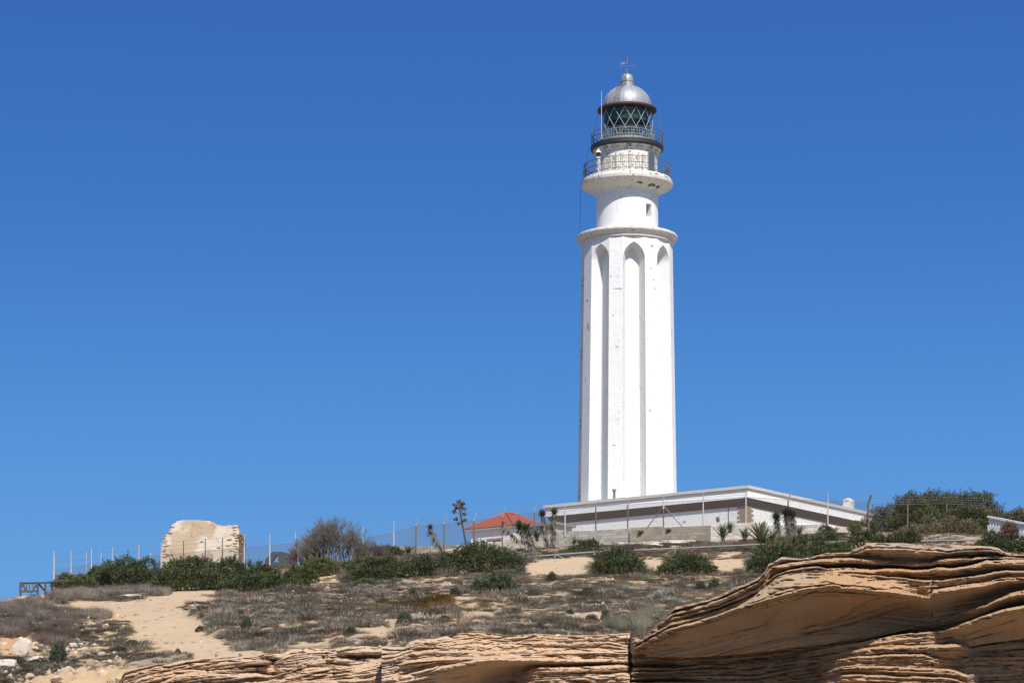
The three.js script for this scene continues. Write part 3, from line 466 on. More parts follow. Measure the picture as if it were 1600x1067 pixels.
  const cu = add('cupola', [[0.3, yc(57.2)], [0.49, yc(57.2)], [0.47, yc(57.35)], [0.47, yc(57.58)], [0.5, yc(57.6)], [0.5, yc(57.66)], [0.45, yc(57.68)], [0.45, yc(57.8)], [0.42, yc(57.95)], [0.34, yc(58.08)], [0.2, yc(58.17)], [0.05, yc(58.2)], [0.001, yc(58.2)]], M.silver, t, 48);
  const yv = yc(58.15);
  const vane = mesh('weather_vane', [bar(V(0, yv, 0), V(0, yc(59.45), 0), 0.034, 0.02, 8), bar(V(-0.48, yc(58.76), 0), V(0.48, yc(58.76), 0), 0.016), bar(V(0, yc(58.76), -0.48), V(0, yc(58.76), 0.48), 0.016)], M.galv, t);
  mesh('vane_plate', [box(0.26, 0.15, 0.02, -0.3, yc(58.95), 0.02), bar(V(-0.45, yc(58.95), 0), V(0.1, yc(58.95), 0), 0.015)], M.galv, vane);
  mesh('compass_letter', [box(0.03, 0.17, 0.03, -0.5, yc(58.73), 0), box(0.1, 0.03, 0.03, -0.46, yc(58.8), 0), box(0.1, 0.03, 0.03, -0.46, yc(58.66), 0)], M.galv, vane);
  mesh('compass_letter', [box(0.03, 0.17, 0.03, 0.46, yc(58.76), 0), box(0.09, 0.03, 0.03, 0.5, yc(58.83), 0), box(0.09, 0.03, 0.03, 0.5, yc(58.76), 0), box(0.09, 0.03, 0.03, 0.5, yc(58.69), 0)], M.galv, vane);
  // ladder over the dome
  const lad = []; const la = rad(-24 + VIEW), lp = (s, r, y) => V(Math.sin(la) * r + Math.cos(la) * s, y, Math.cos(la) * r - Math.sin(la) * s);
  const path = dome.slice(0, 21).map(([r, y]) => [r + 0.07, y]); path.push([0.62, yc(57.5)], [0.56, yc(58.25)]);
  for (const s of [-0.19, 0.19]) lad.push(new THREE.TubeGeometry(new THREE.CatmullRomCurve3(path.map(([r, y]) => lp(s, r, y))), 40, 0.018, 5));
  for (let i = 1; i < path.length; i += 2) lad.push(bar(lp(-0.19, ...path[i]), lp(0.19, ...path[i]), 0.014));
  lad.push(bar(lp(-0.19, 0.56, yc(58.25)), lp(0.19, 0.56, yc(58.25)), 0.014), bar(lp(0, 0.6, yc(57.85)), lp(0, 0.45, yc(57.8)), 0.014));
  mesh('ladder', lad, M.railMetal, t);
  const polar = (aDeg, r, y) => { const a = rad(aDeg + VIEW); return V(Math.sin(a) * r, y, Math.cos(a) * r); };
  mesh('antenna', [bar(polar(-44, 2.62, yc(53.0)), polar(-44, 2.62, yc(56.45)), 0.035, 0.022)], M.whitePost, t);
  mesh('sensor_mast', [bar(polar(66, 2.6, yc(52.9)), polar(66, 2.5, yc(55.3)), 0.022), bar(polar(60, 2.5, yc(54.9)), polar(72, 2.6, yc(54.9)), 0.018), bar(polar(60, 2.5, yc(54.2)), polar(72, 2.6, yc(54.2)), 0.018)], M.railMetal, t);
  mesh('sensor_arm', [bar(polar(-70, 2.6, yc(53.5)), polar(-72, 2.7, yc(54.2)), 0.022), new THREE.SphereGeometry(0.07, 10, 8).translate(...polar(-72, 2.7, yc(54.24)).toArray()), bar(polar(-78, 2.6, yc(53.55)), polar(-60, 2.6, yc(53.55)), 0.02)], M.railMetal, t);
  // small white lamp on the gallery
  const sp = polar(-44, 2.93, 0), gl2 = mesh('gallery_lamp', [new THREE.CylinderGeometry(0.13, 0.15, 1.0, 12).translate(sp.x, yc(51.1), sp.z), new THREE.CylinderGeometry(0.19, 0.19, 0.08, 12).translate(sp.x, yc(51.63), sp.z)], M.white, t);
  mesh('lamp_glass', [new THREE.CylinderGeometry(0.15, 0.15, 0.34, 12).translate(sp.x, yc(51.84), sp.z)], M.black, gl2);
  mesh('lamp_cap', [new THREE.ConeGeometry(0.22, 0.3, 12).translate(sp.x, yc(52.14), sp.z)], M.white, gl2);
  const w0 = polar(-86, 2.7, yc(53.0)), w1 = polar(-82, 3.35, yc(50.2)), w2 = polar(-86, 3.4, yc(46.5));
  mesh('guy_wire', [bar(w0, w1, 0.014), bar(w1, w2, 0.014)], M.darkMetal, t);
  const w3 = polar(-30, 0.45, yc(57.6));
  mesh('lightning_wire', [bar(w3, polar(-70, 2.12, yc(55.6)), 0.009, 0.009, 4), bar(polar(-70, 2.12, yc(55.6)), polar(-75, 2.6, yc(53.3)), 0.01)], M.darkMetal, t);
}

// ---------------------------------------------------------------- base building of the lighthouse
const LD = V(-0.807, 0, -0.59), RD = V(0.59, 0, -0.807);
const quad = (C, l0, l1, r0, r1, y0, y1, k0 = 0, k1 = 0) => { // block over the corner frame; k widen the bottom / top
  const P = (l, r, y) => C.clone().addScaledVector(LD, l).addScaledVector(RD, r).setY(y);
  const b = [P(l0 - k0, r0 - k0, y0), P(l1 + k0, r0 - k0, y0), P(l1 + k0, r1 + k0, y0), P(l0 - k0, r1 + k0, y0)], t = [P(l0 - k1, r0 - k1, y1), P(l1 + k1, r0 - k1, y1), P(l1 + k1, r1 + k1, y1), P(l0 - k1, r1 + k1, y1)];
  const v = [...b, ...t], p = []; const f = (a, b2, c, d) => { for (const i of [a, c, b2, a, d, c]) p.push(v[i].x, v[i].y, v[i].z); };
  f(0, 3, 2, 1); f(4, 5, 6, 7); f(0, 1, 5, 4); f(1, 2, 6, 5); f(2, 3, 7, 6); f(3, 0, 4, 7);
  const g = new THREE.BufferGeometry(); g.setAttribute('position', new THREE.Float32BufferAttribute(p, 3)); g.computeVertexNormals(); 
  return uvFromXY(g);
};
{
  const C = at(1166, 760, 187); C.y = 0;
  const h = (py, d = 187) => EYE + (HOR - py) / F * d, base = 22.4;
  const b = thing('base_building', 'long low white flat-roofed building with brown stone band around the lighthouse foot', 'building', V(C.x, base, C.z));
  const put = (g) => g.translate(-C.x, -base, -C.z);
  const L = 15.9, R = 17.5, o = 0.38;
  mesh('wall', [put(quad(C, 0, L, 0, R, base, h(790)))], M.fresh, b);
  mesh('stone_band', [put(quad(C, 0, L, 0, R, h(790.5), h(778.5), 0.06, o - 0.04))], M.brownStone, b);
  mesh('frieze', [put(quad(C, 0, L, 0, R, h(779), h(766), o, o))], M.fresh, b);
  mesh('parapet_moulding', [put(quad(C, 0, L, 0, R, h(766.3), h(764.8), o + 0.05, o + 0.12)), put(quad(C, 0, L, 0, R, h(764.9), h(760.4), o + 0.12, o + 0.12))], M.concrete, b);
  // corner stones laid bare, course by course
  let y = h(816); const rn = rng(5);
  for (let i = 0; i < 7; i++) {
    const hh = (h(790.5) - h(816)) / 7, e = 0.035 + rn() * 0.02, a = (i % 2 ? 0.42 : 0.62) + rn() * 0.08, c = (i % 2 ? 0.85 : 0.6) + rn() * 0.1;
    mesh('quoin', [put(quad(C, -e, a, -e, c, y + 0.012, y + hh - 0.012))], M.quoin, b); y += hh;
  }
  // weathered bare patches
  for (const [l, r, yy, w, q] of [[4.9, 0, 806, .5, 1], [9.2, 0, 812, .25, 0]]) { const g = new THREE.SphereGeometry(0.3, 10, 6).scale(w, 0.35, 0.05); g.rotateY(-0.63).translate(...C.clone().addScaledVector(LD, l).addScaledVector(RD, -0.01).setY(h(yy)).toArray()); mesh('bare_patch', [put(g)], M.concrete, b); }
  { const q = C.clone().addScaledVector(LD, 1.35).addScaledVector(RD, -0.03); mesh('conduit', [put(bar(V(q.x, h(822), q.z), V(q.x, h(791), q.z), 0.03))], M.galv, b); const q2 = C.clone().addScaledVector(LD, 12.2).addScaledVector(RD, -0.03); mesh('conduit', [put(bar(V(q2.x, h(835), q2.z), V(q2.x, h(791), q2.z), 0.03))], M.galv, b); }
  // roof pieces
  const cp = C.clone().addScaledVector(RD, 14.3).addScaledVector(LD, 0.1), s = new THREE.Shape(); s.moveTo(-.34, 0); s.lineTo(.34, 0); s.lineTo(.34, .78); s.quadraticCurveTo(.3, 1.0, 0, 1.02); s.quadraticCurveTo(-.3, 1.0, -.34, .78);
  const ch = new THREE.ExtrudeGeometry(s, { depth: 0.5, bevelEnabled: true, bevelSize: 0.02, bevelThickness: 0.02, bevelSegments: 1, curveSegments: 8 }).rotateY(-0.35).translate(cp.x, h(760.4) - 0.25, cp.z);
  mesh('chimney', [put(uvFromXY(ch))], M.peel, b);
  const vp = at(960, 770, 193), vg = mesh('vent_pipe', [put(bar(V(vp.x, h(760.4) - 0.3, vp.z), V(vp.x, EYE + (HOR - 768) / F * 193, vp.z), 0.09, 0.09, 12))], M.galv, b);
  mesh('vent_cap', [put(new THREE.CylinderGeometry(0.16, 0.13, 0.14, 14).translate(vp.x, EYE + (HOR - 766) / F * 193, vp.z))], M.greyMetal, vg);
}
// red-roofed house and the grey lean-to beside it
{
  const d = 193, C = at(803, 819, d); const h = (py) => EYE + (HOR - py) / F * d, base = h(866);
  C.y = 0; const b = thing('red_roof_house', 'small white house with a red hipped tile roof, left of the long building', 'house', V(C.x, base, C.z)), put = (g) => g.translate(-C.x, -base, -C.z);
  const L = 4.25, R = 5.2, i = 0.3;
  mesh('wall', [put(quad(C, i, L - i, i, R - i, base, h(820)))], M.fresh, b);
  const P = (l, r, y) => C.clone().addScaledVector(LD, l).addScaledVector(RD, r).setY(y), yE = h(820), yA = h(793);
  // four planes of the hip roof, short ridge, tile rows standing proud
  const r0 = P(L / 2, R / 2 - 0.5, yA), r1 = P(L / 2, R / 2 + 0.5, yA), e = [P(0, 0, yE), P(L, 0, yE), P(L, R, yE), P(0, R, yE)];
  const pos = []; const tri = (a, b2, c) => pos.push(...a.toArray(), ...b2.toArray(), ...c.toArray());
  tri(e[1], e[0], r0); tri(e[0], e[3], r1); tri(e[0], r1, r0); tri(e[3], e[2], r1); tri(e[2], e[1], r0); tri(e[2], r0, r1); tri(e[0], e[1], e[2]); tri(e[0], e[2], e[3]);
  const g = new THREE.BufferGeometry(); g.setAttribute('position', new THREE.Float32BufferAttribute(pos, 3)); g.computeVertexNormals();
  const rf = mesh('roof', [put(g)], M.tile, b);
  const tiles = []; const face = (a, b2, top0, top1, n) => { for (let k = 0; k <= n; k++) { const f = k / n, s = a.clone().lerp(b2, f), q = f < .5 ? [a, top0, Math.min(1, f * 2)] : [b2, top1, Math.min(1, (1 - f) * 2)]; const hip = q[0].clone().lerp(q[1], q[2]); tiles.push(bar(s.clone().setY(s.y + 0.02), hip.setY(hip.y + 0.02), 0.045, 0.045, 5)); } };
  face(e[1], e[0], r0, r0, 20); face(e[0], e[3], r1.clone().lerp(r0, .5), r1, 24);
  tag(mesh('tile_rows', [...tiles.map(put)], M.tile, rf), null, null, null, 'stuff');
  mesh('hip_ridge', [[e[0], r0], [e[1], r0], [e[3], r1], [e[2], r1], [r0, r1]].map(([a, c]) => put(bar(a.clone().setY(a.y + .03), c.clone().setY(c.y + .03), 0.09, 0.09, 6))), M.tile, rf);
  mesh('fascia', [put(quad(C, 0.04, L - 0.04, 0.04, R - 0.04, yE - 0.13, yE - 0.01))], M.concrete, b);
  const wp = (l, y0, y1, w, t, mat, nm, par) => mesh(nm, [put(quad(C, l, l + w, i - t, i - 0.001, h(y1), h(y0)))], mat, par ?? b);
  const hd = wp(1.15, 838, 841, 1.25, 0.3, M.quoin, 'window_hood'); wp(1.3, 841, 853, 0.95, 0.02, M.black, 'window'); wp(1.15, 841, 848, 0.15, 0.2, M.quoin, 'window_jamb'); wp(2.25, 841, 848, 0.15, 0.2, M.quoin, 'window_jamb');
  const C2 = at(868, 818, 189); C2.y = 0; const h2 = (py) => EYE + (HOR - py) / F * 189;
  const s = thing('lean_to', 'grey flat-roofed lean-to shed between the red roof and the long building', 'shed', V(C2.x, h2(850), C2.z)), put2 = (q) => q.translate(-C2.x, -h2(850), -C2.z);
  mesh('wall', [put2(quad(C2, 0, 2.9, 0, 2, h2(850), h2(820)))], M.concrete, s);
  const rib = []; for (let k = 0; k < 14; k++) rib.push(put2(quad(C2, 0.05 + k * 0.21, 0.17 + k * 0.21, -0.04, 0, h2(832), h2(820))));
  mesh('corrugated_sheet', rib, M.corrugated, s);
  mesh('roof', [put2(quad(C2, 0, 2.9, 0, 2, h2(820), h2(815.5), 0.2, 0.2))], M.corrugated, s);
}

// ---------------------------------------------------------------- fences
const DF = [[84, 176], [250, 178], [460, 180], [567, 182], [640, 184], [740, 184], [835, 183], [883, 181.5], [1110, 178], [1166, 177.4], [1290, 176], [1360, 175.5], [1540, 172]];
function fence(name, label, posts, meshFrac, opts = {}) {
  // posts: [px, py of the top, kind] standing at opts.d or the fence line
  const pts = posts.map(([px, py, kind, pb]) => { const d = opts.d ? opts.d(px) : interp(DF, px), a = at(px, py, d), g = pb ? at(px, pb, d) : stand(px, d); return { top: a, base: g, kind, px }; });
  const t = thing(name, label, 'fence', pts[0].base.clone()), o = pts[0].base, rel = (v) => v.clone().sub(o);
  for (const p of pts) {
    const mid = p.top.clone(); mid.y = p.base.y + (p.top.y - p.base.y) * 0.78; mid.x = p.base.x; mid.z = p.base.z;
    const low = p.kind === 'w' ? M.whitePost : M.rustPost;
    const split = p.base.clone().lerp(mid, p.kind === 'r' ? 0.98 : 0.72);
    const post = mesh('post', [bar(rel(p.base.clone().setY(p.base.y - 0.3)), rel(split), 0.045, 0.045, 8)], low, t);
    mesh('post_top', [bar(rel(split), rel(mid), 0.044, 0.044, 8), bar(rel(mid), rel(p.top.clone().add(p.kind === 'r' ? V(0.16, 0, 0.2) : V(0.02, 0, 0.1))), 0.035, 0.03, 6)], p.kind === 'n' || (p.kind === 'r' && p.px > 1340) ? M.rustPost : M.whitePost, post);
    p.mid = mid;
  }
  for (const [i, dx, h] of opts.braces ?? []) { const p = pts[i], q = p.base.clone().lerp(p.mid, h ?? 0.85), e = p.base.clone(); e.x += dx; e.z -= 0.0; mesh('brace', [bar(rel(q), rel(e.setY(e.y + (opts.wall ? 0 : -0.1))), 0.035, 0.035, 6)], dx > 0 ? M.whitePost : M.rustPost, t); }
  // chain link: two families of diagonal wires
  const wires = [], top = [], link = opts.link !== false;
  for (let i = 0; i < pts.length - 1; i++) {
    const a = pts[i], b = pts[i + 1], L = Math.hypot(b.base.x - a.base.x, b.base.z - a.base.z);
    const q = (u, v) => { const f = u / L; return V(lerp(a.base.x, b.base.x, f), lerp(lerp(a.base.y, b.base.y, f), lerp(a.mid.y, b.mid.y, f), v), lerp(a.base.z, b.base.z, f)); };
    const Hm = (a.mid.y - a.base.y + b.mid.y - b.base.y) / 2, n = Math.ceil((L + Hm) / 0.085);
    if (link) for (let s = 0; s < 2; s++) for (let k = -Math.ceil(Hm / 0.085); k < Math.ceil(L / 0.085); k++) {
      let u0 = k * 0.085, v0 = 0, u1 = u0 + Hm, v1 = 1; if (u0 < 0) { v0 = -u0 / Hm; u0 = 0; } if (u1 > L) { v1 = 1 - (u1 - L) / Hm; u1 = L; } if (v1 <= v0) continue;
      const A = s ? q(L - u0, v0) : q(u0, v0), B = s ? q(L - u1, v1) : q(u1, v1); A.z += s * 0.006; B.z += s * 0.006;
      wires.push(bar(rel(A), rel(B), 0.0062, 0.0062, 3, true));
    }
    for (const f of [0.33, 0.66, 1]) top.push(bar(rel(a.mid.clone().lerp(a.top, f)), rel(b.mid.clone().lerp(b.top, f)), 0.007, 0.007, 4, true));
    top.push(bar(rel(a.mid), rel(b.mid), 0.011, 0.011, 4, true));
  }
  if (link) tag(mesh('chain_link', wires, M.galv, t), null, null, null, 'stuff');
  mesh('wire', top, M.galv, t);
  return t;
}
fence('chain_link_fence', 'tall chain link fence with rusty and white posts in front of the ruin', [[83, 861, 'w'], [110, 861, 'b'], [142, 857, 'b'], [175, 855, 'b'], [216, 851, 'w'], [251, 847, 'b'], [286, 845, 'n'], [320, 842, 'n'], [347, 840, 'n'], [381, 836, 'w'], [421, 834, 'w'], [461, 831, 'w'], [567, 823, 'b'], [615, 813, 'w'], [650, 809, 'r', 862], [694, 807, 'r', 858], [740, 803, 'r', 850]], 1, { braces: [[0, 0.55], [1, 0.5], [11, -0.75], [12, -0.8], [12, 0.9]] });
fence('chain_link_fence', 'far row of thin white fence posts with mesh, left of the ruin', [[84, 867, 'w'], [134, 862, 'w'], [157, 862, 'w'], [197, 863, 'w'], [234, 863, 'w'], [275, 864, 'w']], 1, { d: (px) => lerp(180, 215, clamp((px - 84) / 60)) });
fence('chain_link_fence', 'chain link fence with angled post tops along the block wall before the long building', [[741, 803, 'r', 850], [785, 796, 'r', 846], [835, 789, 'r', 838], [883, 789, 'w', 831], [931, 781, 'r', 828], [981, 778, 'r', 826], [1037, 774, 'b', 823], [1099, 770, 'w', 821], [1166, 765, 'w', 816], [1232, 771, 'r', 817], [1294, 771, 'w', 820], [1357, 774, 'r', 822]], 1, { braces: [[6, -1.0], [6, 1.2]], wall: true });
fence('wire_fence', 'rusty fence posts with wire in front of the tall green bush', [[1358, 774, 'r'], [1419, 776, 'r'], [1480, 777, 'r'], [1538, 779, 'r']], 1, { d: (px) => interp(DF, px) - 7, link: false });

// ---------------------------------------------------------------- block walls
function blockWall(name, label, segs, mat, thick = 0.2) {
  const t = thing(name, label, 'wall', V(at(segs[0][0], segs[0][2], segs[0][3]).x, at(segs[0][0], segs[0][2], segs[0][3]).y, -segs[0][3])), o = t.position; const rn = rng(segs[0][0] | 0), core = [], blocks = [], nCol = [];
  for (let i = 0; i < segs.length - 1; i++) {
    const [x0, t0, b0, d0] = segs[i], [x1, t1, b1, d1] = segs[i + 1], A = at(x0, t0, d0), B = at(x1, t1, d1), yb = Math.min(at(x0, b0, d0).y, at(x1, b1, d1).y) - 0.5;
    const dx = B.x - A.x, dz = B.z - A.z, L = Math.hypot(dx, dz), ry = Math.atan2(-dz, dx), yt = Math.min(A.y, B.y);
    const put = (g, u, y) => g.rotateY(ry).translate(A.x + dx * u / L - o.x, y - o.y, A.z + dz * u / L - o.z);
    core.push(put(new THREE.BoxGeometry(L, yt - yb - 0.02, thick - 0.02), L / 2, (yt + yb) / 2 - 0.01));
    const rows = Math.ceil((yt - yb) / 0.2);
    for (let r = 0; r < rows; r++) { const y = yt - 0.1 - r * 0.2, off = r % 2 ? 0.2 : 0; for (let u = -off; u < L - 0.02; u += 0.4) { const a = Math.max(0, u) + 0.006, c = Math.min(L, u + 0.4) - 0.006; if (c - a < 0.04) continue; const g = put(uvFromXY(new THREE.BoxGeometry(c - a, 0.188, thick + 0.012 + rn() * 0.014)), (a + c) / 2, y); const cc = 0.8 + 0.35 * rn(), w = rn() * 0.12; const col = new Float32Array(g.attributes.position.count * 3); for (let k = 0; k < col.length; k += 3) { col[k] = mat[0] * cc; col[k + 1] = mat[1] * cc * (1 - w * 0.3); col[k + 2] = mat[2] * cc * (1 - w); } g.setAttribute('color', new THREE.BufferAttribute(col, 3)); blocks.push(g); } }
  }
  mesh('mortar', core, M.concrete, t);
  tag(mesh('blocks', blocks, stdm({ vertexColors: true, roughness: 0.95, bumpMap: rep(grainTex, 1.5), bumpScale: 0.02 }), t), null, null, null, 'stuff');
  return t;
}
blockWall('block_wall', 'low grey block wall under the fence, left of the red-roofed house', [[622, 854, 876, 184.5], [690, 852, 876, 184.2], [745, 847, 870, 184], [790, 843, 868, 183.6], [862, 834, 862, 182.2]], [0.44, 0.4, 0.34]);
const midWall = blockWall('block_wall', 'grey unpainted block wall in front of the long white building', [[862, 832, 853, 182.1], [905, 829, 852, 181.2], [984, 826, 850, 179.9]], [0.33, 0.315, 0.29]);
const conc = blockWall('concrete_wall', 'tan concrete wall stretch with two dark paint scribbles', [[985, 825, 850, 179.7], [1036, 822, 850, 179], [1066, 823, 850, 178.6], [1112, 821, 850, 178]], [0.25, 0.225, 0.18], 0.3);
for (const [px, py] of [[1002, 831], [1046, 828]]) {
  const rn = rng(px), pts = []; for (let i = 0; i < 14; i++) pts.push(at(px + (rn() - 0.5) * 11, py + (rn() - 0.5) * 6, 178.2 + (1036 - px) * 0.014).setZ(0)); 
  const d = px < 1010 ? 179.42 : 178.84; for (const p of pts) p.z = -d + 0.17 + 0;
  mesh('paint_scribble', [new THREE.TubeGeometry(new THREE.CatmullRomCurve3(pts.map((p) => p.sub(conc.position))), 60, 0.03, 4)], M.black, conc);
}
blockWall('block_wall', 'pale block wall behind the agaves, right of the concrete wall', [[1111, 815, 848, 177.9], [1200, 816, 848, 177], [1290, 819, 842, 176], [1372, 822, 840, 175.4]], [0.5, 0.47, 0.42]);
// pale foundation stones at the wall foot, loose rocks on the bank
function boulder(name, label, px, py, w, h, col, seed, o = {}) {
  const g0 = o.d ? stand(px, o.d) : groundAt(px, py), d = -g0.z, s = d / F; let g = new THREE.IcosahedronGeometry(1, 4); g = mergeVertices(g.deleteAttribute('uv').deleteAttribute('normal'));
  const p = g.attributes.position, v = V();
  for (let i = 0; i < p.count; i++) { v.fromBufferAttribute(p, i); const q = v.clone(); const big = fbm(q.x * 1.1 + seed, q.y * 1.1, q.z * 1.1, 3), sm = fbm(q.x * 4 + seed, q.y * 4, q.z * 4, 3); const m = Math.max(Math.abs(q.x), Math.abs(q.y), Math.abs(q.z)); v.multiplyScalar(lerp(1, 0.86 / m, 0.5) * (1 + 0.5 * big + 0.12 * sm)); p.setXYZ(i, v.x * w * s / 2, v.y * h * s / 2, v.z * (o.depth ?? w * 0.7) * s / 2); }
  g.computeVertexNormals(); g = creased(g.toNonIndexed(), 0.35); if (o.rot) g.rotateZ(o.rot); g = uvFromXY(g);
  const m = mesh(name, g, stdm({ color: new THREE.Color(...col), roughness: 0.95, bumpMap: rep(grainTex, 2), bumpScale: 0.02 }), scene, true); m.position.copy(g0); m.position.y += h * s * (o.lift ?? 0.3); return tag(m, label, 'rock', o.group);
}
{
  const pale = [0.5, 0.44, 0.37], tan = [0.4, 0.3, 0.2], grey = [0.4, 0.37, 0.32];
  boulder('slab_rock', 'pale upended slab rock on the reddish earth at the far left', 33, 1012, 26, 34, pale, 3, { rot: -0.5, depth: 10, lift: 0.35 });
  boulder('boulder', 'white flat rock at the left edge under the upended slab', 8, 1026, 36, 18, pale, 8);
  boulder('boulder', 'long white ledge rock sloping right from the upended slab', 42, 1024, 52, 12, pale, 12, { rot: 0.25 });
  boulder('boulder', 'tan rounded boulder on the bank beside the path bend', 143, 986, 17, 10, tan, 21);
  boulder('boulder', 'white split boulder on the bank above the grey grass, left one', 114, 1007, 13, 10, pale, 31);
  boulder('boulder', 'white split boulder on the bank above the grey grass, right one', 124, 1004, 11, 10, pale, 37);
  boulder('boulder', 'small grey boulder at the edge of the path above the bank', 174, 982, 10, 8, grey, 41);
  boulder('boulder', 'small pale boulder on top of the bank near the path', 160, 978, 8, 6, pale, 45);
  boulder('boulder', 'small tan boulder on the sand at the lower left corner', 22, 1052, 8, 7, tan, 47);
  boulder('boulder', 'brown boulder on the sandy face below the dark shrub', 57, 1050, 9, 7, tan, 49);
  boulder('boulder', 'pale stone on the earth above the upended slab', 20, 986, 8, 5, pale, 53);
  boulder('slab_rock', 'flat white slab rock between dry grass above the path', 205, 936, 28, 5, pale, 57, { depth: 20 });
  boulder('boulder', 'dark grey boulder on the pale ledge under the concrete wall', 1038, 849, 14, 10, [0.22, 0.2, 0.18], 61, { d: 176 });
  for (const [px, w, l] of [[985, 46, 'leftmost pale limestone slab under the concrete wall'], [1018, 40, 'middle pale limestone slab under the concrete wall'], [1062, 60, 'rightmost pale limestone slab under the concrete wall']]) boulder('slab_rock', l, px, 853, w, 8, pale, px, { d: 175.5, depth: 30 });
  boulder('boulder', 'small bright stone on the sand above the ledge, left one', 696, 986, 4, 3, pale, 71); boulder('boulder', 'small bright stone on the sand above the ledge, right one', 708, 983, 5, 4, pale, 73);
}
// loose small stones on slope and bank
{
  const rn = rng(77), g = new THREE.IcosahedronGeometry(1, 1), p = g.attributes.position; for (let i = 0; i < p.count; i++) { const k = 1 + 0.35 * n3(p.getX(i) * 1.7, p.getY(i) * 1.7, p.getZ(i) * 1.7); p.setXYZ(i, p.getX(i) * k, p.getY(i) * k * 0.7, p.getZ(i) * k); } g.computeVertexNormals();
  const N = 6500, im = new THREE.InstancedMesh(g, stdm({ roughness: 0.95 }), N), m4 = new THREE.Matrix4(), q = new THREE.Quaternion(), c = new THREE.Color(); let n = 0;
  for (let i = 0; i < N * 6 && n < N; i++) { const bank = rn() < 0.16, px = bank ? rn() * 190 : rn() * 1250, py = bank ? 955 + rn() * 112 : 900 + rn() * 130; const v = groundAt(px, py); if (py < interp(PYC, px) || sandMask(px, py) > 0.5 && rn() < 0.9) continue; if (fbm(v.x * 0.2, 3.3, v.z * 0.2, 2) < (bank ? -0.1 : 0.05)) continue; const s = (0.014 + 0.055 * Math.pow(rn(), 3)) * (bank ? 1.3 : 1); v.y += s * 0.3; m4.compose(v, q.setFromEuler(new THREE.Euler(rn() * 6, rn() * 6, rn() * 6)), V(s * (1 + rn()), s, s * (1 + rn()))); im.setMatrixAt(n, m4); const k = 0.7 + rn() * 0.6; im.setColorAt(n, c.setRGB(0.4 * k, 0.31 * k, 0.215 * k)); n++; }
  im.count = n; im.name = 'stones'; im.castShadow = im.receiveShadow = true; scene.add(im); tag(im, 'small loose stones scattered over the bank and slope', 'stones', null, 'stuff');
}

